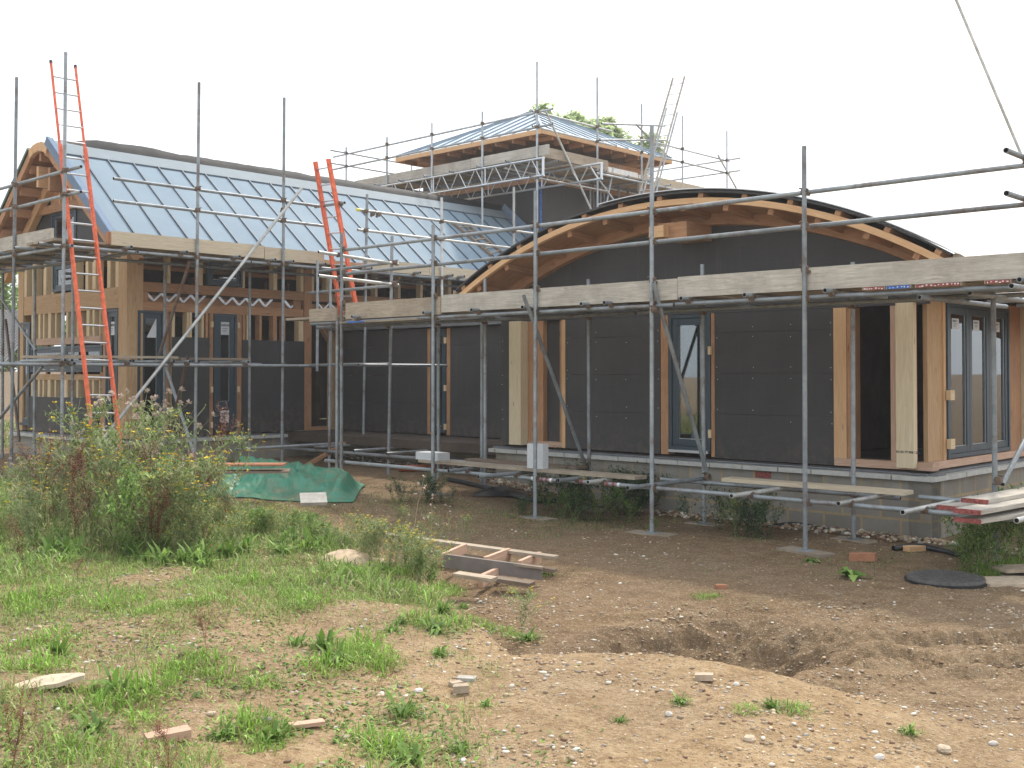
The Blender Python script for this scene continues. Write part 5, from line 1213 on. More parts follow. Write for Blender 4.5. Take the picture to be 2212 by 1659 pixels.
# white blocks on the walkway
p = PV(1165, 1009, VO+.2); m = MB(); m.bx(p[0]-.13, p[0]+.13, VO+.12, VO+.22, bz+.038, bz+.038+.30); o = single(m, 'aerated_block', 'aircrete', 'white block standing upright on the low walkway board', 'block'); o.modifiers.new('bevel', 'BEVEL').width = .006
p = PV(931, 990, VO+.2); m = MB(); m.bx(p[0]-.22, p[0]+.22, VO+.12, VO+.34, bz+.037, bz+.037+.10); o = single(m, 'aerated_block', 'aircrete', 'white block lying flat at the left end of the low walkway board', 'block'); o.modifiers.new('bevel', 'BEVEL').width = .006
# leaning timber prop by the inner corner
m = MB(); a = XY(641, 1018, 18.3); b = XY(760, 948, 18.9); m.beam(a, b, .10, .05); single(m, 'timber_prop', 'fir', 'orange timber plank leaning against the plinth near the inner corner', 'plank')
# timber frames on the soil
def plank_px(x0, y0, x1, y1, zo, wd, th, mat, root, name='rail', zo2=None):
    p = np.array(gp(x0, y0)); q = np.array(gp(x1, y1)); g = min(p[2], q[2]); 
    p[2] += zo; q[2] += zo2 if zo2 is not None else zo
    m = MB(); m.beam(p, q, wd, th); return m.build(name, mat, root)
x, y, g = gp(1080, 1230); fr = thing('discarded_framework', (x, y, g), 'discarded timber framework of rails and cross pieces lying beside the weed bank', 'timber')
def fpt(px, py, z): d = ray(px, py); t = z/d[2]; return d*t
z1 = -1.60
def fb(x0, y0, x1, y1, za, zb, wd, th, mat, name): 
    m = MB(); m.beam(fpt(x0, y0, za), fpt(x1, y1, zb), wd, th); m.build(name, mat, fr)
fb(790, 1149, 1202, 1204, -1.52, -1.60, .10, .025, 'old_board', 'long_rail')
fb(860, 1180, 1200, 1233, -1.60, -1.72, .09, .03, 'dark_board', 'lower_rail')
fb(958, 1211, 1172, 1239, -1.56, -1.66, .03, .11, 'ply_grey', 'grey_face_rail'); fb(955, 1199, 1172, 1227, -1.53, -1.61, .05, .02, 'old_board', 'rail_edge')
fb(1048, 1216, 1100, 1196, -1.60, -1.61, .035, .10, 'pink_timber', 'cross_piece'); fb(1122, 1224, 1166, 1204, -1.64, -1.65, .035, .10, 'pink_timber', 'cross_piece')
fb(955, 1206, 1005, 1184, -1.55, -1.56, .035, .08, 'pink_timber', 'cross_piece'); fb(1038, 1256, 1090, 1232, -1.66, -1.67, .04, .10, 'pink_timber', 'cross_piece')
fb(985, 1240, 1068, 1252, -1.58, -1.60, .12, .03, 'old_board', 'lower_rail'); fb(1070, 1250, 1150, 1262, -1.66, -1.68, .12, .03, 'dark_board', 'lower_rail')
# manhole cover, bricks, slabs
x, y, g = gp(2053, 1262); y += .10; root = thing('manhole_cover', (x, y, g), 'round black ribbed manhole cover propped on the soil', 'manhole cover')
def disc(r0, r1, z0, z1, name, mat, n=40):
    m = MB(); c = np.array([x, y, 0]); 
    R = lambda r, z: [(x+r*math.cos(2*math.pi*i/n), y+r*math.sin(2*math.pi*i/n), g+z) for i in range(n)]
    a, b = R(r0, z0), R(r1, z1)
    for i in range(n): j = (i+1) % n; m.face([a[i], a[j], b[j], b[i]], None, True)
    m.face(b); return m.build(name, mat, root)
disc(.335, .335, -.03, .022, 'ring_frame', 'black_plastic'); disc(.318, .312, .023, .048, 'rim', 'iron'); disc(.285, .285, .046, .054, 'lid', 'iron')
m = MB()
for i in range(-8, 9):
    for j in range(-8, 9):
        if i*i+j*j < 62: m.bx(0, .001, 0, .001, -9, -8.99) if False else m.hexa([(x+i*.033+dx, y+j*.033+dy, g+zz) for zz in (.053, .060) for dx, dy in ((-.009, -.009), (.009, -.009), (.009, .009), (-.009, .009))])
m.build('tread_studs', 'iron', root)
gbox(1864, 1213, .235, .11, .072, -28, 'brick', 'brick', 'loose red brown brick lying beside the broad leaved plant', 'brick', .0, .06)
gbox(1975, 1190, .20, .10, .05, 20, 'brick', 'fir_pale', 'pale timber offcut lying near the plinth corner', 'offcut')
gbox(2185, 1262, .55, .36, .03, 4, 'paving_slab', 'stone_tan', 'pale paving slab lying right of the manhole cover', 'slab', .0)
gbox(2200, 1243, .40, .25, .03, 10, 'paving_slab', 'stone_tan', 'broken paving slab behind the larger slab at right', 'slab', .045)
x, y, g = gp(108, 1484); m = MB(); n_ = 18; rr_ = [1+rnd.uniform(-.12, .12) for _ in range(n_)]
ring = [(x+.15*rr_[i]*math.cos(6.2832*i/n_)+.02*math.sin(12.57*i/n_), y+.10*rr_[i]*math.sin(6.2832*i/n_), g+.012+.02*math.cos(6.2832*i/n_)) for i in range(n_)]
m.face([(a, b, c+.018) for a, b, c in ring])
for i in range(n_): j = (i+1) % n_; m.face([ring[i], ring[j], tuple(np.array(ring[j])+[0, 0, .018]), tuple(np.array(ring[i])+[0, 0, .018])])
single(m, 'flat_stone', 'stone_tan', 'long flat pale stone in the grass at lower left', 'stone')
gbox(662, 1574, .15, .05, .016, 24, 'timber_offcut', 'pink_timber', 'pale wooden offcut lying on the bare soil at lower centre', 'offcut', .012)
gbox(362, 1600, .17, .075, .035, 28, 'brick', 'pink_timber', 'pale pinkish brick lying at the lower left behind a dead brown weed', 'brick', 0, .05)
gbox(1008, 1470, .09, .055, .018, -10, 'broken_tile', 'concrete', 'square pale tile fragment, upper one of the broken group at lower centre', 'stone', .0)
gbox(985, 1482, .06, .04, .018, 30, 'broken_tile', 'stone_tan', 'small tile fragment left in the broken group at lower centre', 'stone', .0)
gbox(998, 1496, .08, .05, .035, 12, 'broken_tile', 'stone_tan', 'brown stone lump nearest the camera in the broken group', 'stone', .0, 0, None, None, .01)
gbox(1521, 1472, .09, .05, .03, -12, 'broken_brick', 'stone_tan', 'squared tan stone on the crest in front of the muddy hollow', 'stone', .0, .05)
gbox(1557, 1271, .09, .05, .03, 5, 'broken_brick', 'brick', 'red brick fragment on the mud in the middle distance', 'stone')
# black pipes and orange drain pipe
def pipe(pts, r, name, mat, lbl, cat='pipe'):
    m = MB(); P = []; pts = [np.array(p) for p in pts]
    for i in range(len(pts)-1):
        for t in np.linspace(0, 1, 7)[:-1 if i < len(pts)-2 else None]:
            a, b = pts[i], pts[i+1]; pm = pts[max(0, i-1)]; pn = pts[min(len(pts)-1, i+2)]
            P.append(.5*((2*a)+(-pm+b)*t+(2*pm-5*a+4*b-pn)*t*t+(-pm+3*a-3*b+pn)*t**3))
    G = []
    for i, p in enumerate(P):
        d = P[min(i+1, len(P)-1)]-P[max(i-1, 0)]; d /= np.linalg.norm(d); s = np.cross(d, [0, 0, 1.0]); s /= np.linalg.norm(s); q = np.cross(s, d)
        G.append([p+(s*math.cos(k*math.pi/5)+q*math.sin(k*math.pi/5))*r for k in range(11)])
    m.grid(G); return single(m, name, mat, lbl, cat)
def gpt(px, py, dz=.03): x, y, z = gp(px, py); return (x, y, z+dz)
pipe([gpt(968, 1040), gpt(1010, 1049), gpt(1060, 1062), gpt(1100, 1074), gpt(1155, 1086), gpt(1200, 1088)], .035, 'black_hose', 'black_plastic', 'thick black hose curving over the soil below the plinth')
pipe([gpt(1930, 1190, .02), gpt(1980, 1188, .03), gpt(2040, 1196, .02), gpt(2080, 1208)], .03, 'black_hose', 'black_plastic', 'black hose end on the ground behind the manhole cover')
pipe([gpt(1659, 1139, .01), gpt(1720, 1137, .03), gpt(1790, 1147, .01)], .022, 'black_hose', 'black_plastic', 'thin black hose beside the rightmost front standard')
pipe([gpt(863, 1020, .055), gpt(905, 1019, .055), gpt(950, 1017, .055)], .055, 'drain_pipe', 'clay_pipe', 'short orange drain pipe lying under the left scaffold')
m = MB(); P = []
cx_, cy_ = on_ground(1080, 1072)
for i in range(15):
    P.append([(cx_+(i/14-.5)*.75, cy_+(j/8-.3)*.5, gz(cx_, cy_)+.01+.10*math.sin(math.pi*i/14)*math.sin(math.pi*j/8)*(1+float(fbm(np.array(i*.8), np.array(j*.9), 4, 3)))) for j in range(9)])
m.grid(P); single(m, 'plastic_sheet', 'black_plastic', 'bunched black plastic sheet beside the hose', 'plastic sheet')

# ------------------------------------------------------------------ fast mesh from arrays
def np_mesh(name, verts, faces, mats, mi=None, parent=None, smooth=False, base=None):
    """verts (n,3) in camera-relative space unless base given (then local)"""
    verts = np.asarray(verts, np.float32); faces = np.asarray(faces, np.int32); k = faces.shape[1]
    me = bpy.data.meshes.new(name); v = verts.copy()
    if base is None and parent is None: v[:, 2] += H
    me.vertices.add(len(v)); me.vertices.foreach_set('co', v.ravel()); me.loops.add(len(faces)*k); me.loops.foreach_set('vertex_index', faces.ravel())
    me.polygons.add(len(faces)); me.polygons.foreach_set('loop_start', np.arange(0, len(faces)*k, k, dtype=np.int32)); me.polygons.foreach_set('loop_total', np.full(len(faces), k, dtype=np.int32))
    if mi is not None: me.polygons.foreach_set('material_index', np.asarray(mi, np.int32))
    if smooth: me.polygons.foreach_set('use_smooth', np.ones(len(faces), bool))
    me.update()
    for m_ in mats: me.materials.append(M[m_])
    o = bpy.data.objects.new(name, me); scn.collection.objects.link(o)
    if parent is not None: o.parent = parent
    return o
class Leaves:
    """collects leaf blades: each a 3-segment folded strip = 2 quads"""
    def __init__(s): s.V = []; s.F = []; s.M = []; s.n = 0
    def add(s, base, dirv, ln, wd, up, droop=0.3, mi=0, wmid=1.0, seg=2):
        base = np.atleast_2d(base); N = len(base); dirv = np.atleast_2d(dirv); dirv = dirv/np.linalg.norm(dirv, axis=1, keepdims=True)
        ln = np.broadcast_to(ln, N)[:, None]; wd = np.broadcast_to(wd, N)[:, None]; up = np.broadcast_to(up, (N, 3))
        side = np.cross(dirv, up); side /= (np.linalg.norm(side, axis=1, keepdims=True)+1e-9)
        dr = np.broadcast_to(droop, N)[:, None]
        mid = base+dirv*ln*.5; tip = base+dirv*ln*.97-np.array([[0, 0, 1.0]])*ln*dr
        v = np.stack([base-side*wd*.22, base+side*wd*.22, mid+side*wd*.5*wmid, mid-side*wd*.5*wmid, tip+side*wd*.06, tip-side*wd*.06], 1)
        i = s.n+np.arange(N)[:, None]*6
        s.F.append(np.concatenate([i+np.array([[0, 1, 2, 3]]), i+np.array([[3, 2, 4, 5]])])); s.V.append(v.reshape(-1, 3)); s.n += N*6
        mm = np.broadcast_to(mi, N); s.M.append(np.concatenate([mm, mm]))
    def stems(s, p, q, r, mi=0):
        p = np.atleast_2d(p).astype(float); q = np.atleast_2d(q).astype(float); N = len(p); d = q-p; L = np.linalg.norm(d, axis=1, keepdims=True); d = d/(L+1e-9)
        a = np.cross(d, np.array([[.31, .87, .38]])); a /= np.linalg.norm(a, axis=1, keepdims=True); b = np.cross(d, a); r = np.broadcast_to(r, N)[:, None]
        ring = lambda c, k: [c+(a*math.cos(t)+b*math.sin(t))*r*k for t in (0, 2.094, 4.189)]
        v = np.stack(ring(p, 1)+ring(q, .7), 1); i = s.n+np.arange(N)[:, None]*6
        for k in range(3): j = (k+1) % 3; s.F.append(i+np.array([[k, j, 3+j, 3+k]])); s.M.append(np.broadcast_to(mi, N))
        s.V.append(v.reshape(-1, 3)); s.n += N*6
    def build(s, name, mats, parent=None):
        return np_mesh(name, np.concatenate(s.V), np.concatenate(s.F), mats, np.concatenate(s.M), parent)
def dirs(n, el0, el1):
    az = rng.uniform(0, 2*math.pi, n); el = rng.uniform(math.radians(el0), math.radians(el1), n)
    return np.stack([np.cos(az)*np.cos(el), np.sin(az)*np.cos(el), np.sin(el)], 1)
UPV = np.array([[0, 0, 1.0]])
def flower_heads(L, P, r, mi, n=9, flat=.25):
    for p in P:
        d = dirs(n, 10, 40); L.add(np.repeat([p], n, 0), d, r, r*.7, UPV, flat, mi)
def puff(L, P, r, mi, n=22):
    for p in P: d = dirs(n, -20, 90); L.add(np.repeat([p], n, 0)+d*r*.2, d, r*rng.uniform(.6, 1.1, n), r*.35, np.array([[.3, .2, .9]]), .1, mi)

def stalks(L, h, nb, spread, r, mi=0, levels=2, lean=.1):
    """branching skeleton; returns tips and points along"""
    top = np.array([rng.normal(0, lean)*h, rng.normal(0, lean)*h, h*.62]); ns = 5; pts = [np.array([0, 0, -.03])]
    for i in range(1, ns+1): pts.append(top*i/ns+rng.normal(0, .012*h, 3)*np.array([1, 1, .2]))
    tips, along = [], []
    for i in range(ns): L.stems(pts[i], pts[i+1], r*(1-.1*i), mi); along += [pts[i]+(pts[i+1]-pts[i])*t for t in (.3, .7)]
    for k in range(nb):
        i = rng.integers(1, ns+1); p = pts[i]; d = dirs(1, 38, 78)[0]; ln = (h-p[2])*rng.uniform(.65, 1.05)*spread; q = p+d*ln*.6+rng.normal(0, .02, 3)
        L.stems(p, q, r*.55, mi); along += [p+(q-p)*t for t in (.35, .7, 1)]
        for kk in range(levels):
            d2 = d+rng.normal(0, .38, 3)*np.array([1, 1, .4]); d2[2] = abs(d2[2]); d2 /= np.linalg.norm(d2); e = q+d2*ln*rng.uniform(.25, .5); L.stems(q, e, r*.35, mi); tips.append(e); along.append((q+e)/2)
    return tips, along
def plant(kind, seed):
    """one plant of each look, as an Empty with its parts"""
    global rng
    rng = np.random.default_rng(seed)
    root = bpy.data.objects.new(kind, None); scn.collection.objects.link(root); root.empty_display_size = .1
    st, lf, fl = Leaves(), Leaves(), Leaves()
    if kind == 'yellow_flowered_weed':
        for s_ in range(2):
            tips, al = stalks(st, .8, 7, 1.0, .0042, 0, 3, .12); al = np.array(al); 
            P = np.repeat(al, 4, 0)+rng.normal(0, .012, (len(al)*4, 3)); lf.add(P, dirs(len(P), -10, 60), rng.uniform(.03, .085, len(P)), rng.uniform(.010, .022, len(P)), UPV, .35, 0)
            P = np.array(tips); lf.add(P, dirs(len(P), 20, 80), .02, .014, UPV, 0, 0)
            sel = [t for t in tips if rng.random() < .5]; flower_heads(fl, sel, .024, 0, 11, .1)
        st.build('stem', ['stem'], root); lf.build('leaves', ['leaf_grey'], root); fl.n and tag(fl.build('yellow_bloom', ['yellow'], root), kind='stuff')
    elif kind == 'seeding_thistle':
        tips, al = stalks(st, 1.0, 10, .95, .0055, 0, 3, .08); al = np.array(al)
        P = np.repeat(al, 5, 0)+rng.normal(0, .012, (len(al)*5, 3)); lf.add(P, dirs(len(P), -15, 55), rng.uniform(.04, .11, len(P)), rng.uniform(.010, .02, len(P)), UPV, .3, 0)
        puff(fl, [t for t in tips if rng.random() < .9], .032, 0)
        st.build('stem', ['stem'], root); lf.build('leaves', ['leaf_grey'], root); tag(fl.build('fluffy_top', ['fluff'], root), kind='stuff')
    elif kind == 'dead_dock':
        tips, al = stalks(st, .85, 6, .9, .0045, 0, 1, .05); al = np.array(al+tips); al = al[al[:, 2] > .2]
        P = np.repeat(al, 42, 0)+rng.normal(0, 1, (len(al)*42, 3))*np.array([.012, .012, .035]); lf.add(P, dirs(len(P), -30, 60), rng.uniform(.008, .018, len(P)), rng.uniform(.008, .013, len(P)), UPV, .2, 0)
        st.build('stem', ['dead'], root); lf.build('seed_clusters', ['dead'], root)
    elif kind == 'leaf_rosette':
        n = 30; d = dirs(n, 8, 66); lf.add(rng.normal(0, .018, (n, 3))*np.array([1, 1, 0]), d, rng.uniform(.05, .15, n), rng.uniform(.009, .026, n), UPV, rng.uniform(.1, .5, n), 0, 1.1); 
        n = 60; d = dirs(n, 20, 80); bb = rng.normal(0, .06, (n, 3)); bb[:, 2] = 0; lf.add(bb, d, rng.uniform(.03, .08, n), rng.uniform(.003, .007, n), UPV, .25, 1); n = 8; lf.add(rng.normal(0, .05, (n, 3))*np.array([1, 1, 0]), dirs(n, 2, 20), rng.uniform(.05, .11, n), rng.uniform(.008, .016, n), UPV, .1, 2); lf.build('leaves', ['leaf', 'grass', 'grass_dry'], root)
    elif kind == 'grass_tuft':
        n = 280; b = rng.normal(0, .065, (n, 3)); b[:, 2] = -.006; d = dirs(n, 15, 80)+b*np.array([6, 6, 0]); lf.add(b, d, rng.uniform(.03, .12, n)*np.exp(-(b[:, 0]**2+b[:, 1]**2)/.012), rng.uniform(.0025, .006, n), UPV, rng.uniform(.1, .5, n), (rng.random(n) < .15).astype(int)); tag(lf.build('blades', ['grass_bright', 'grass_dry'], root), kind='stuff')
    elif kind == 'dark_bush_weed':
        for s_ in range(3):
            L2 = Leaves(); tips, al = stalks(L2, .5, 8, 1.1, .003, 0, 2, .3); o_ = np.array([rng.normal(0, .1), rng.normal(0, .1), 0])
            st.V += [v+o_ for v in L2.V]; st.F += [f_+st.n for f_ in L2.F]; st.M += L2.M; st.n += L2.n
            al = np.array(al+tips)+o_; P = np.repeat(al, 4, 0)+rng.normal(0, .02, (len(al)*4, 3)); lf.add(P, dirs(len(P), -20, 50), rng.uniform(.025, .07, len(P)), rng.uniform(.010, .024, len(P)), UPV, .4, 0)
        st.build('stem', ['leaf_dark'], root); lf.build('leaves', ['leaf_dark'], root)
    elif kind == 'bare_seed_stalk':
        tips, al = stalks(st, .55, 4, 1.0, .0035, 0, 2, .05); P = np.array(tips); lf.add(np.repeat(P, 6, 0), dirs(len(P)*6, 0, 80), .022, .010, UPV, .2, 0); st.build('stem', ['grass_dry'], root); tag(lf.build('dry_top', ['fluff'], root), kind='stuff')
    elif kind == 'broad_leaved_plant':
        n = 11; d = dirs(n, 15, 60); lf.add(np.zeros((n, 3)), d, rng.uniform(.16, .26, n), rng.uniform(.06, .10, n), UPV, .5, 0, 1.2); lf.build('leaves', ['leaf'], root)
    elif kind == 'green_meadow_weed':
        for s_ in range(3):
            tips, al = stalks(st, .42, 5, 1.0, .003, 0, 2, .2); al = np.array(al+tips)
            P = np.repeat(al, 5, 0)+rng.normal(0, .015, (len(al)*5, 3)); lf.add(P, dirs(len(P), -5, 70), rng.uniform(.025, .06, len(P)), rng.uniform(.008, .018, len(P)), UPV, .3, 0)
        st.build('stem', ['stem'], root); lf.build('leaves', ['leaf'], root)
    return root
PROTO = {}
def place(kind, x, y, h=1.0, lbl=None, cat=None, group=None, variant=None, rz=None):
    key = (kind, rnd.randrange(4) if variant is None else variant)
    first = key not in PROTO
    if first: PROTO[key] = plant(kind, hash(kind) % 1 + sum(map(ord, kind))*7+key[1])
    src = PROTO[key]
    if first: o = src
    else:
        o = src.copy(); scn.collection.objects.link(o)
        for ch in list(src.children):
            c = ch.copy(); scn.collection.objects.link(c); c.parent = o
    o.location = (x, y, gz(x, y)+H); o.rotation_euler = (0, 0, rnd.uniform(0, 6.28) if rz is None else rz); o.scale = (h*.5+.5*min(h, 1), h*.5+.5*min(h, 1), h)
    tag(o, lbl, cat, group); return o

# --- tall weeds on the bank.  (px, forward distance, tip row, kind)
HT = {'yellow_flowered_weed': .66, 'seeding_thistle': .86, 'dead_dock': .74, 'green_meadow_weed': .42, 'bare_seed_stalk': .55}
LB_ = {'yellow_flowered_weed': ('weed with small yellow flowers in the tall tangle on the left bank', 'weed', 'yellow flowered weeds in the tall tangle'),
      'seeding_thistle': ('grey green thistle with pale fluffy heads in the tall tangle on the left bank', 'thistle', 'seeding thistles in the tall tangle'),
      'dead_dock': ('reddish brown dead seed stalk standing among the weeds on the left bank', 'weed', 'dead brown stalks in the tangle'),
      'green_meadow_weed': ('short leafy green weed at the foot of the tall tangle', 'weed', 'short leafy weeds below the tangle')}
def weed(px, Y, ytop, kind, lb=None):
    d = ray(px, ytop); X = d[0]/d[1]*Y; zt = d[2]/d[1]*Y; g = gz(X, Y); h = (zt-g)/HT[kind]; h = max(.25, min(1.6, h))
    l_ = lb or LB_[kind]; place(kind, X, Y, h, *(l_ if lb is None else (lb, 'weed', None)))
TIPX = [-60, 0, 40, 80, 120, 160, 200, 240, 290, 340, 380, 430, 480, 520, 560, 620, 700]
TIPY = [985, 985, 965, 935, 950, 890, 920, 882, 900, 878, 925, 965, 1010, 1060, 1085, 1105, 1125]
for (px, Y, yt, kd, lb) in ((262, 10.4, 878, 'seeding_thistle', 'tall thistle with fluffy heads rising in front of the foot of the tall orange ladder'), (343, 10.2, 876, 'seeding_thistle', 'tallest thistle with fluffy heads right of the tall orange ladder'),
        (165, 10.6, 884, 'yellow_flowered_weed', 'tall pale weed left of the foot of the tall orange ladder'), (437, 10.8, 880, 'dead_dock', 'tall reddish dead stalk in front of the first dark panel'), (105, 9.6, 945, 'dead_dock', 'dark brown dead stalk left of the corner standard'),
        (385, 9.7, 975, 'dead_dock', 'rusty dead stalk in front of the plinth'), (18, 3.78, 1500, 'dead_dock', 'dark red dead stalks in the lower left corner'), (372, 3.86, 1560, 'dead_dock', 'small dark red dead stalks beside the pinkish brick'),
        (448, 5.6, 1310, 'dead_dock', 'single thin dead stalk on the bare soil'), (500, 10.5, 945, 'yellow_flowered_weed', 'thin flowering weed right of the tangle, in front of the plinth'), (48, 7.6, 1115, 'dead_dock', 'brown seed stalk near the left edge of the photo'), (165, 7.0, 1230, 'dead_dock', 'low brown dead clump on the grass at left')):
    weed(px, Y, yt, kd, lb)
for i in range(135):
    px = rnd.uniform(-60, 520); Y = rnd.uniform(8.4, 11.4); base = float(np.interp(px, TIPX, TIPY)); yt = base+ (rnd.random()**.9)*190 + (11.4-Y)*18
    kd = rnd.choices(['yellow_flowered_weed', 'seeding_thistle', 'dead_dock', 'green_meadow_weed'], [6.5, 1.2, 1.6, 1.2])[0]
    weed(px, Y, yt, kd)
for i in range(56):                                             # flowering drift running right along the bank
    t = rnd.random(); px = 470+t*470; Y = 10.4-2.3*t+rnd.uniform(-.5, .25); py = 1075+t*85+rnd.uniform(-12, 45); weed(px, Y, py, rnd.choice(['yellow_flowered_weed', 'yellow_flowered_weed', 'green_meadow_weed']))
for px, Y, yt in ((893, 9.7, 1022), (925, 9.6, 1074), (935, 9.5, 1085)): 
    X = XY(px, yt, Y)[0]; h = (XY(px, yt, Y)[2]-gz(X, Y))/.55; place('bare_seed_stalk', X, Y, h, {893: 'tallest bare pale seed stalk in front of the low walkway board', 925: 'short bare stalk with one dry head right of the tallest bare stalk', 935: 'thin curved bare stalk rightmost of the three'}[px], 'weed')
for px, py in ((880, 1155), (940, 1170), (1000, 1175), (915, 1195), (960, 1190), (860, 1130), (1125, 1390)): x, y = on_ground(px, py); place('yellow_flowered_weed', x, y, .5 if px > 1100 else .42, 'small yellow flowered weed at the edge of the bank', 'weed', 'small flowered weeds at the bank edge')
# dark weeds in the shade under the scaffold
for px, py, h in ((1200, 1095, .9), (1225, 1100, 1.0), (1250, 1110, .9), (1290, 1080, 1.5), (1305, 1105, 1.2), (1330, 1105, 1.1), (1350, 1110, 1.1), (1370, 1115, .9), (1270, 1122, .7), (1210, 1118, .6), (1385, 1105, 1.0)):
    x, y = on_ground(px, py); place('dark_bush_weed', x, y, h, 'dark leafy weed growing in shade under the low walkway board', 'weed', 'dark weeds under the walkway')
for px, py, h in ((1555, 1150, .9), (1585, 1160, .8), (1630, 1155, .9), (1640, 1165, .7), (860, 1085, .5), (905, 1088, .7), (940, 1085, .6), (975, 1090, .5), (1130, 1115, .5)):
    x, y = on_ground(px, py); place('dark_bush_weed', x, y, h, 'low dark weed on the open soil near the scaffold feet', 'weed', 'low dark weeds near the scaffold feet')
for px, py, h in ((2090, 1215, 1.2), (2120, 1225, 1.5), (2150, 1215, 1.6), (2185, 1220, 1.5), (2205, 1205, 1.7), (2110, 1245, .9), (2160, 1240, 1.0), (2085, 1235, .8)):
    x, y = on_ground(px, py); place('green_meadow_weed', x, y, h, 'green weed growing below the stack of boards at right', 'weed', 'green weeds below the board stack')
for px, py, h in ((2120, 1232, 2.2), (2160, 1228, 2.6), (2195, 1225, 2.6), (2140, 1245, 1.6)): x, y = on_ground(px, py); place('grass_tuft', x, y, h, 'long grass below the stack of boards at right', 'grass', 'long grass below the board stack')
x, y = on_ground(1842, 1252); place('broad_leaved_plant', x, y, 1.0, 'broad leaved green plant beside the loose brick', 'plant')
x, y = on_ground(1752, 1215); place('broad_leaved_plant', x, y, .5, 'small leafy seedling in front of the rightmost foot board', 'plant')
# rosettes and tufts on the foreground soil
ROS = [(867, 1548, 1.15, 'round green rosette alone on the bare soil at lower centre'), (890, 1650, 1.1, 'spiky leaf clump at the bottom edge below the lone rosette'), (590, 1600, 1.1, 'glossy rosette left of the wooden offcut'), (250, 1495, 1.5, 'large leafy clump right of the long flat stone'),
       (205, 1585, 1.2, 'leafy clump in the lower left below the long flat stone'), (130, 1415, 1.5, 'broad dark rosette on the soil above the long flat stone'), (700, 1400, 1.5, 'large bright leaf clump at the left of the green patch in the lower middle'), (720, 1430, 1.2, 'leaf clump at the front of the green patch in the lower middle'),
       (945, 1365, 1.3, 'leaf clump on the bank shoulder above the lone rosette'), (850, 1365, .8, 'small grey leaf clump left of the bank shoulder'), (1140, 1385, 1.0, 'leafy clump at the tip of the bank beside the yellow flower'), (1668, 1530, .7, 'small tuft alone on the right foreground soil'), (1470, 1520, .6, 'small rosette on the soil in front of the muddy hollow'), (990, 1625, .7, 'small leafy tuft at the lower centre edge'),
       (955, 1325, 1.1, 'leaf clump beside the grass above the bank shoulder'), (640, 1395, .9, 'leafy shoots at the left edge of the green patch'), (480, 1595, .8, 'thin spread of leaves beside the pinkish brick'), (1965, 1585, .6, 'tiny green shoot at the far right foreground'), (1340, 1560, .4, 'tiny shoot in the centre foreground'), (1050, 1525, .5, 'tiny rosette right of the lone rosette'), (950, 1415, .7, 'small rosette on the bare crest')]
for px, py, h, lb in ROS: x, y = on_ground(px, py); place('leaf_rosette', x, y, h, lb, 'plant')
for i in range(10):
    px = rnd.uniform(0, 1150); py = rnd.uniform(1180, 1640)
    if px > 700 and py > 1430: continue
    x, y = on_ground(px, py); place('leaf_rosette', x, y, rnd.uniform(.4, .95), 'small green rosette scattered in the grass of the left foreground', 'plant', 'small rosettes in the left foreground')
TUF = [(200, 1500), (230, 1515), (260, 1530), (180, 1530), (300, 1500), (330, 1480), (50, 1400), (90, 1440), (20, 1450), (540, 1560), (570, 1590), (560, 1620), (520, 1575), (800, 1600), (830, 1620), (860, 1610), (150, 1620), (300, 1560), (400, 1450), (440, 1430), (480, 1460), (350, 1440), (1085, 1365), (1110, 1375), (1020, 1340), (1050, 1355), (900, 1340), (920, 1350), (980, 1350), (120, 1380), (560, 1480), (820, 1450), (60, 1290), (95, 1300), (120, 1285), (75, 1320), (40, 1310), (740, 1415), (770, 1400), (800, 1410), (830, 1430), (690, 1445), (760, 1430), (790, 1385), (330, 1320), (370, 1310), (300, 1300), (420, 1305), (260, 1290), (460, 1300), (230, 1310), (480, 1255), (450, 1180), (440, 1165), (460, 1175), (540, 1260), (900, 1285), (930, 1280), (960, 1270), (860, 1275), (640, 1310), (620, 1295), (660, 1300), (1175, 1240), (1160, 1245), (1545, 1290), (1520, 1292), (1610, 1535), (1710, 1535), (980, 1285), (870, 1240), (820, 1235), (760, 1240)]
for px, py in TUF: x, y = on_ground(px, py); place('grass_tuft', x, y, rnd.uniform(1.0, 1.9)*(1 if px < 1000 else .6), 'bright green grass tuft on the foreground soil', 'grass', 'bright grass tufts')

for px, Y, h in [(rnd.uniform(60, 720), rnd.uniform(7.9, 9.6), rnd.uniform(1.3, 2.2)) for _ in range(34)]:
    d = ray(px, 1150); place('leaf_rosette', d[0]/d[1]*Y, Y, h, 'broad leaved clump at the foot of the tall weeds', 'plant', 'leafy clumps below the tall weeds')
for px, py, h in ((1215, 1120, .8), (1240, 1125, .9), (1290, 1125, .8), (1330, 1120, 1.0), (1360, 1128, .7), (1180, 1100, .6), (1405, 1150, .4)):
    x, y = on_ground(px, py); place('green_meadow_weed', x, y, h, 'green weed in front of the dark weeds under the walkway', 'weed', 'green weeds in front of the dark ones')
for px, py, h in ((1562, 1145, .55), (1588, 1160, .6), (1640, 1150, .7)):
    x, y = on_ground(px, py); place('yellow_flowered_weed', x, y, h, 'spindly green weed by the plinth right of the second standard', 'weed', 'spindly weeds by the plinth')

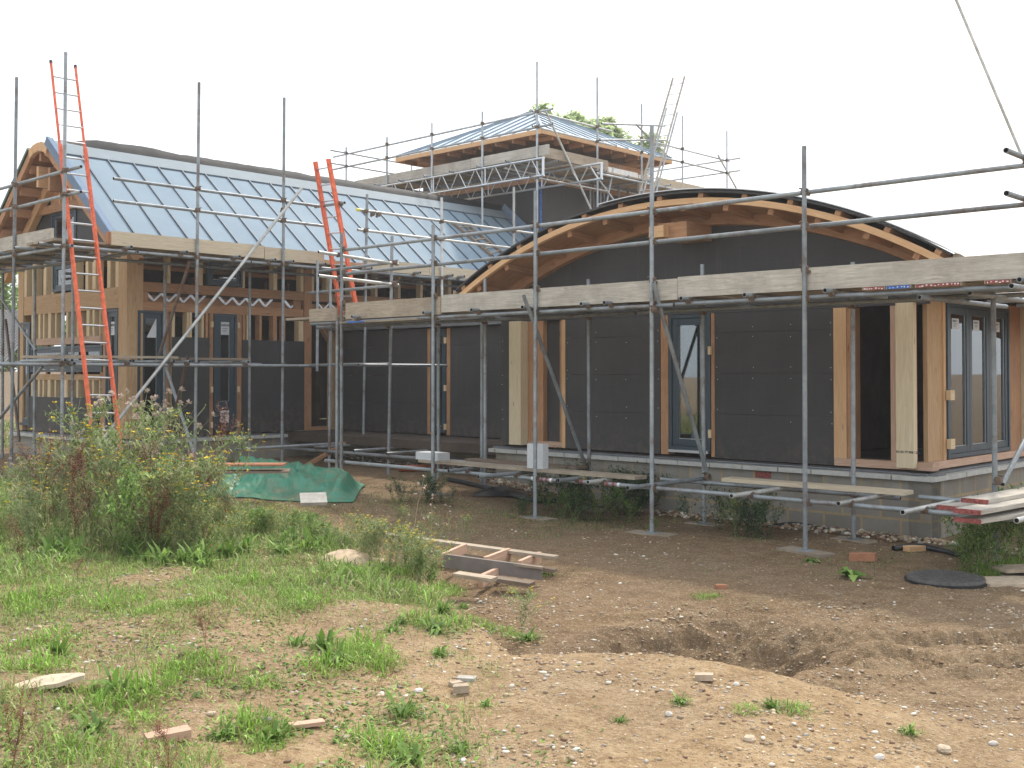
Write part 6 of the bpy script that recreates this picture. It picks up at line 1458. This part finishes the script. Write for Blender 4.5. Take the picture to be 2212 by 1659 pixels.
# ------------------------------------------------------------------ ground cover: grass, undergrowth, pebbles
rng = np.random.default_rng(5)
def cover(n, xr, yr, dens, hmin, hmax, wd, name, mats, mprob, el=(35, 88), pw=1.0):
    x = rng.uniform(*xr, n); y = yr[0]+(yr[1]-yr[0])*rng.uniform(0, 1, n)**pw
    k = rng.random(n) < dens(x, y); x, y = x[k], y[k]; N = len(x); z = ground(x, y)
    L = Leaves(); hh = rng.uniform(hmin, hmax, N)*(.6+.8*vnoise(x*1.5, y*1.5, 3)); mi = rng.choice(len(mats), N, p=mprob)
    L.add(np.stack([x, y, z-.004], 1), dirs(N, *el), hh, rng.uniform(wd*.6, wd*1.3, N), UPV, .28, mi)
    o = L.build(name, mats); tag(o, kind='stuff'); return o
def inbank(x, y): return ss(-.1, .5, bankedge(x)-y-.35*ss(-1.2, -.6, x))
def bare(x, y): return ss(.30, .48, vnoise(x*1.1+1.7, y*1.0+.4, 101)*.7+vnoise(x*3.3, y*3.0, 102)*.3)
def gd(x, y):
    patch = ss(.41, .58, vnoise(x*.8+4, y*.55, 13)*.55+vnoise(x*2.2, y*1.5, 14)*.30+vnoise(x*6, y*5, 15)*.15 + .27*ss(5.9, 7.4, y) - .06*ss(-.6, .3, x) + .06*ss(-.3, -1.2, x)*ss(6.5, 5, y))
    return patch*inbank(x, y)*ss(.05, -.5, x)*(.12+.88*bare(x, y))
g1 = cover(430000, (-5.6, .5), (3.9, 13), gd, .022, .085, .0044, 'grass', ['grass', 'grass_dry', 'grass_bright', 'leaf_grey'], [.46, .18, .22, .14], (8, 80)); g1['label'] = 'short patchy grass on the left bank'; g1['category'] = 'grass'
def straw(x, y): return .45*inbank(x, y)*ss(1.0, -.3, x)*ss(.45, .7, vnoise(x*2, y*2, 40))
g2 = cover(22000, (-5, .9), (3.9, 12), straw, .02, .09, .0028, 'dry_litter', ['grass_dry', 'dead'], [.85, .15], (2, 25)); g2['label'] = 'dry straw litter lying on the bank soil'; g2['category'] = 'litter'
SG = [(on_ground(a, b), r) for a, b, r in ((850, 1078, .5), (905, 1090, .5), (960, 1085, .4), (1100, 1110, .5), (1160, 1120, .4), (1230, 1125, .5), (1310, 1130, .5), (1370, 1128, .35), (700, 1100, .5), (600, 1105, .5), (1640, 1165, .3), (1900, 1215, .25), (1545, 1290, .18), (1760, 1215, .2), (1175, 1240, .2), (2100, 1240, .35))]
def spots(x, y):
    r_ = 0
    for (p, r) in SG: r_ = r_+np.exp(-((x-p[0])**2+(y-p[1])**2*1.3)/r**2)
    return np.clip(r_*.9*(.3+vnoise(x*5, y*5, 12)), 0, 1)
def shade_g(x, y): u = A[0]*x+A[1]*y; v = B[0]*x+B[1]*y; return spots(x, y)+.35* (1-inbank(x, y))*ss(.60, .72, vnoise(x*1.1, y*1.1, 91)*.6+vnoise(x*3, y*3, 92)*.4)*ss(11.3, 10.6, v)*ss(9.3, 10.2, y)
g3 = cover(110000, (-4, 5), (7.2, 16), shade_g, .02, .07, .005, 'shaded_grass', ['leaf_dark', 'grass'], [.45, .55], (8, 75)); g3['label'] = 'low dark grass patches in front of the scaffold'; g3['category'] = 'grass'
def lowd(x, y): return inbank(x, y)*ss(.5, -.6, x+.12*(y-5))*ss(.46, .62, vnoise(x*1.6+9, y*1.2, 23)*.55+vnoise(x*4.5, y*3.6, 24)*.45+.06*ss(5.5, 8, y))
g4 = cover(70000, (-5.4, .8), (3.9, 11), lowd, .018, .055, .013, 'low_weeds', ['leaf', 'leaf_grey', 'grass_bright', 'grass_dry'], [.45, .3, .15, .10], (3, 50)); g4['label'] = 'low leafy ground cover between the grass blades'; g4['category'] = 'ground cover'
def midd(x, y): return bare(x, y)*inbank(x, y)*ss(.2, -.8, x)*ss(6.3, 7.8, y)*ss(.42, .62, vnoise(x*1.8+2, y*1.5, 33)*.6+vnoise(x*5, y*4, 34)*.4)*.9
g5 = cover(42000, (-5.6, .2), (6.2, 10.5), midd, .05, .17, .009, 'meadow_growth', ['leaf', 'leaf_grey', 'grass_bright', 'grass_dry', 'grass'], [.25, .28, .15, .14, .18], (15, 80)); g5['label'] = 'knee high green growth in front of the tall weeds'; g5['category'] = 'undergrowth'
# undergrowth filling the tall tangle
def under(n):
    x = rng.uniform(-5.6, -.5, n); y = rng.uniform(8.4, 12.6, n); px = CX+F*x/y
    tip = np.interp(px, TIPX, TIPY)+150*(.4+1.2*vnoise(x*2.5, y*.8, 8)); ztip = (806-tip)/F*y; g = ground(x, y); hmax = np.clip(ztip-g, .05, .62)*ss(8.3, 9.6, y+.7*vnoise(x*2, y*2, 5))
    k = (rng.random(n) < inbank(x, y)*(.35+.65*vnoise(x*3, y*3, 66))) & (px < 760); x, y, g, hmax, px = [q[k] for q in (x, y, g, hmax, px)]; hmax = np.where(px > 500, np.minimum(hmax, .3), hmax)
    N = len(x); zz = g+hmax*rng.random(N)**1.25; L = Leaves(); mi = rng.choice(4, N, p=[.34, .18, .44, .04])
    L.add(np.stack([x, y, zz], 1), dirs(N, -20, 75), rng.uniform(.03, .11, N), rng.uniform(.004, .011, N), UPV, .35, mi)
    ns = N//8; i = rng.choice(N, ns); p = np.stack([x[i], y[i], g[i]], 1); q = p+dirs(ns, 55, 88)*(hmax[i]*rng.uniform(.6, 1.2, ns))[:, None]; L.stems(p, q, .0022, 2)
    o = L.build('undergrowth', ['leaf_grey', 'leaf', 'leaf_straw', 'dead']); o['label'] = 'dense tangled undergrowth between the tall weeds'; o['category'] = 'undergrowth'; tag(o, kind='stuff')
under(34000)
def bank_far(n):                                             # rough growth behind and left of the tangle
    x = rng.uniform(-14, -5.2, n); y = rng.uniform(9, 34, n); z = ground(x, y); L = Leaves(); k = (A[0]*x+A[1]*y > 0) & ((B[0]*x+B[1]*y < 6.5) | (A[0]*x+A[1]*y > 21.2)); x, y, z = x[k], y[k], z[k]; N = len(x)
    hh = rng.uniform(.1, .5, N)*(.3+1.2*vnoise(x*.7, y*.7, 9)); L.add(np.stack([x, y, z], 1), dirs(N, 40, 88), hh, rng.uniform(.01, .03, N), UPV, .3, rng.choice(3, N, p=[.4, .35, .25]))
    o = L.build('rough_grass', ['grass', 'leaf_grey', 'grass_dry']); o['label'] = 'rough grass beyond the gabled wing at far left'; o['category'] = 'grass'; tag(o, kind='stuff')
bank_far(26000)
# pebbles
ICO = np.array([(0, 0, 1), (.894, 0, .447), (.276, .851, .447), (-.724, .526, .447), (-.724, -.526, .447), (.276, -.851, .447), (.724, .526, -.447), (-.276, .851, -.447), (-.894, 0, -.447), (-.276, -.851, -.447), (.724, -.526, -.447), (0, 0, -1)], float)
ICF = np.array([(0, 1, 2), (0, 2, 3), (0, 3, 4), (0, 4, 5), (0, 5, 1), (1, 6, 2), (2, 7, 3), (3, 8, 4), (4, 9, 5), (5, 10, 1), (6, 7, 2), (7, 8, 3), (8, 9, 4), (9, 10, 5), (10, 6, 1), (11, 7, 6), (11, 8, 7), (11, 9, 8), (11, 10, 9), (11, 6, 10)])
def pebbles(n, xr, yr, dens, s0, s1, name, lbl, pw=2.6, probs=(.52, .15, .22, .11), flat=.55):
    x = rng.uniform(*xr, n); y = rng.uniform(*yr, n); k = rng.random(n) < dens(x, y); x, y = x[k], y[k]; N = len(x)
    s = s0+(s1-s0)*rng.random(N)**pw; a = rng.uniform(0, 6.28, N); sc = np.stack([s*rng.uniform(.8, 1.5, N), s*rng.uniform(.6, 1.0, N), s*rng.uniform(flat*.6, flat*1.2, N)], 1)
    v = ICO[None]*sc[:, None, :]*(1+rng.uniform(-.22, .22, (N, 12, 1))); c, q = np.cos(a)[:, None], np.sin(a)[:, None]
    v = np.stack([v[..., 0]*c-v[..., 1]*q, v[..., 0]*q+v[..., 1]*c, v[..., 2]], -1)+np.stack([x, y, ground(x, y)+s*.12], 1)[:, None, :]
    f_ = (ICF[None]+np.arange(N)[:, None, None]*12).reshape(-1, 3); mi = np.repeat(rng.choice(4, N, p=probs), 20)
    o = np_mesh(name, v.reshape(-1, 3), f_, ['peb_tan', 'peb_white', 'peb_brown', 'peb_grey'], mi, None, True); o['label'] = lbl; o['category'] = 'gravel'; tag(o, kind='stuff')
def pebmat(n, c): M[n] = leafmat(n, c, tuple(min(.85, x*1.5) for x in c), .35, 0.0, .3)
pebmat('peb_tan', (.45, .34, .22)); pebmat('peb_white', (.62, .55, .47)); pebmat('peb_brown', (.24, .145, .09)); pebmat('peb_grey', (.33, .30, .26))
def pd(x, y): return .12+.88*ss(.35, .75, vnoise(x*1.6, y*1.6, 55)*.6+vnoise(x*5, y*5, 56)*.4)
pebbles(46000, (-3.6, 3.8), (3.9, 8.6), pd, .0025, .017, 'gravel', 'small pebbles scattered over the foreground soil', 4.2)
pebbles(5500, (-4, 4.5), (8.6, 16), pd, .004, .020, 'gravel', 'small pale stones scattered on the trodden earth by the scaffold', 3.8, (.50, .20, .18, .12))
# gravel strip along the foot of the plinth
def strip(n):
    u = rng.uniform(3.5, 16.6, n); v = np.where(u < 11.3, HV-.02-rng.random(n)**1.5*.32, 12.7-rng.random(n)**1.5*.3); return A[0]*u+B[0]*v, A[1]*u+B[1]*v
sx, sy = strip(2600); _u = rng.uniform
class _R: pass
x, y = sx, sy; N = len(x); s = .010+.022*rng.random(N)**1.8; sc = np.stack([s*1.2, s*.9, s*.7], 1); v = ICO[None]*sc[:, None]*(1+rng.uniform(-.25, .25, (N, 12, 1)))+np.stack([x, y, ground(x, y)+.01+.02*rng.random(N)], 1)[:, None]
o = np_mesh('gravel', v.reshape(-1, 3), (ICF[None]+np.arange(N)[:, None, None]*12).reshape(-1, 3), ['peb_tan', 'peb_white', 'peb_brown', 'peb_grey'], np.repeat(rng.choice(4, N, p=(.4, .2, .25, .15)), 20), None, True); o['label'] = 'strip of loose gravel along the foot of the plinth'; o['category'] = 'gravel'; tag(o, kind='stuff')
# larger single stones
STN = [(950, 1495, .055, 'stone_white', 'white lump of flint left of the broken tile group'), (1192, 1480, .05, 'stone_white', None)]
def stone(px, py, s, mat, lbl, group=None):
    s *= .8
    x, y = on_ground(px, py); m = MB(); me_v = [tuple(np.array(q)*np.array([s*rnd.uniform(.8, 1.4), s*rnd.uniform(.7, 1.0), s*rnd.uniform(.45, .7)])*rnd.uniform(.8, 1.15)) for q in ICO]
    a = rnd.uniform(0, 6.28); vv = [(x+p[0]*math.cos(a)-p[1]*math.sin(a), y+p[0]*math.sin(a)+p[1]*math.cos(a), gz(x, y)+p[2]+s*.2) for p in me_v]
    m.v = vv
    for f_ in ICF: m.f.append(tuple(int(i) for i in f_)); m.uv.append([(0, 0)]*3); m.sm.append(False); m.mi.append(0)
    o = single(m, 'stone', mat, lbl, 'stone', group); sb = o.modifiers.new('bevel', 'BEVEL'); sb.width = s*.18; sb.segments = 1
stone(373, 1612, .01, 'stone_white', 'tiny white pebble by the pinkish brick')
for px, py, s, mt, lb in ((1010, 1430, .0, 0, 0),): pass
for px, py, s, mt, lb in ((824, 1503, .030, 'stone_white', 'bright white stone above the lone rosette'), (905, 1495, .035, 'stone_white', 'white stone right of the bright white one'), (1480, 1520, .022, 'stone_white', 'white stone near the small rosette on the right soil'), (745, 1600, .032, 'stone_tan', 'smooth tan pebble right of the wooden offcut'),
        (1620, 1600, .045, 'stone_tan', 'tan stone near the bottom right foreground'), (2145, 1610, .03, 'stone_white', 'white stone at the far lower right'), (1445, 1548, .03, 'stone_white', 'long white stone on the front slope'), (575, 1560, .035, 'stone_grey', 'grey stone at the edge of the leafy clump'), (455, 1545, .03, 'stone_tan', 'tan stone in the lower left soil'),
        (1000, 1650, .03, 'stone_white', 'white stone at the bottom edge near the centre'), (1590, 1480, .03, 'stone_white', 'white stone right of the squared tan stone'), (1900, 1640, .04, 'stone_white', 'white stone at the bottom edge right of centre'), (2040, 1625, .05, 'stone_tan', 'blunt tan stone near the lower right corner')): stone(px, py, s, mt, lb)
for i in range(40):
    px = rnd.uniform(20, 2190); py = rnd.uniform(1400, 1655); stone(px, py, rnd.uniform(.010, .022), rnd.choice(['stone_tan', 'stone_white', 'stone_brown', 'stone_tan']), 'fist sized or smaller stone lying on the foreground soil', 'loose stones on the foreground soil')
# heap of pale gravel on the bank
x, y = on_ground(745, 1215); m = MB(); P = []
for i in range(25):
    P.append([(x+(i/24-.5)*.55, y+(j/16-.5)*.5, gz(x, y)-.02+.11*math.sin(math.pi*i/24)*math.sin(math.pi*j/16)+.02*float(fbm(np.array(i*.7), np.array(j*.7), 6, 3))) for j in range(17)])
m.grid(P); single(m, 'sand_heap', 'peb_tan', 'small pale heap of sandy gravel in the grass', 'heap')

# ------------------------------------------------------------------ trees and neighbour behind
def tree(x, y, ztop, rad, name, lbl, n=9000, seed=1, leaf='tree_leaf', cat='tree', clumps=26, ls=.30, group=None):
    global rng
    rng = np.random.default_rng(seed); g = -1.8; root = thing(name, (x, y, g), lbl, cat, group); b = np.array([x, y, g+H])
    st = Leaves(); hh = ztop-g; tr = MB(); p = np.array([0, 0, 0.]); mt = MB()
    m = MB(); m.tube((x, y, g), (x+.1, y, g+hh*.45), .28, 10, False, r1=.17); m.build('trunk', 'bark', root)
    cs_ = []
    for k in range(clumps):
        d = dirs(1, -25, 88)[0]; r = rad*rng.uniform(.35, .95); cs_.append(np.array([d[0]*r, d[1]*r, hh-rad*1.05+d[2]*r*1.05*rad/rad]))
    for c in cs_: st.stems(np.array([0, 0, hh*.42]), c, .05, 0)
    st.build('limbs', ['bark'], root); L = Leaves()
    for c in cs_:
        k = n//clumps; rr = rad*rng.uniform(.20, .36); d = dirs(k, -60, 90); P = c+d*rr*(rng.random((k, 1))**.5)*np.array([[1, 1, .75]]); L.add(P, dirs(k, -40, 50), rng.uniform(ls*.5, ls, k), rng.uniform(ls*.35, ls*.6, k), UPV, .2, 0)
    L.build('crown', [leaf], root)
p = XY(1228, 221, 46); tree(p[0]+.1, 46, p[2], 2.5, 'broadleaf_tree', 'light green tree showing above the left half of the tower roof', 13000, 3, clumps=30)
p = XY(1318, 262, 46); tree(p[0], 46, p[2], 2.2, 'broadleaf_tree', 'smaller light green tree showing above the right slope of the tower roof', 9000, 4, clumps=24)
nb = XY(-5, 806, 38); root = thing('neighbour_building', (nb[0]-1, 40, -1.6), 'low beige building with a grey corrugated roof at the far left edge', 'building')
q0, q1 = XY(-260, 800, 40)[0], XY(36, 800, 40)[0]
m = MB(); m.hexa([(q0, 38, -1.8), (q1, 38, -1.8), (q1, 46, -1.8), (q0, 46, -1.8), (q0, 38, 0.05), (q1, 38, .05), (q1, 46, .05), (q0, 46, .05)]); m.build('wall', 'stone_tan', root)
m = MB()
for k in range(60):
    xa = q0-.3+(q1-q0+.6)*k/60; xb = xa+(q1-q0+.6)/120
    m.hexa([(xa, 37.6, -.05), (xb, 37.6, -.05), (xb, 42, 2.3), (xa, 42, 2.3), (xa, 37.6, .06), (xb, 37.6, .06), (xb, 42, 2.4), (xa, 42, 2.4)])
m.build('corrugated_roof', 'stone_grey', root); m = MB(); m.hexa([(q0-.3, 37.7, -.03), (q1+.3, 37.7, -.03), (q1+.3, 42, 2.3), (q0-.3, 42, 2.3), (q0-.3, 37.7, .0), (q1+.3, 37.7, 0), (q1+.3, 42, 2.35), (q0-.3, 42, 2.35)]); m.build('roof_deck', 'tube', root)
for k, (px, Y, yt, r) in enumerate(((-20, 44, 560, 3.2), (20, 52, 575, 3.0), (60, 60, 620, 4))):
    p = XY(px, yt, Y); tree(p[0], Y, p[2], r, 'background_tree', ('tree behind the corrugated roof at the left edge', 'tree right of the corrugated roof at far left', 'farther tree glimpsed through the gabled wing')[k], 3500, 20+k, 'leaf', clumps=14, ls=.45)

# ------------------------------------------------------------------ added scattering box imitating lens glare: things fade and blacks lift with distance
m = MB(); m.hexa([(-70, -8, -3.2), (70, -8, -3.2), (70, 75, -3.2), (-70, 75, -3.2), (-70, -8, 16), (70, -8, 16), (70, 75, 16), (-70, 75, 16)])
hm = bpy.data.materials.new('glare_haze'); hm.use_nodes = True; t = hm.node_tree; t.nodes.clear(); o_ = t.nodes.new('ShaderNodeOutputMaterial'); vv_ = t.nodes.new('ShaderNodeVolumePrincipled')
vv_.inputs['Color'].default_value = (.97, .98, 1, 1); vv_.inputs['Density'].default_value = 0.0015; vv_.inputs['Anisotropy'].default_value = 0.3; t.links.new(vv_.outputs[0], o_.inputs['Volume'])
hz = tag(m.build('glare_haze', hm), kind='stuff'); hz['label'] = 'thin veil added over the whole site to imitate lens glare'; hz['category'] = 'glare_haze'

# ------------------------------------------------------------------ tidy
for o in list(scn.objects):
    if '_base' in o: del o['_base']
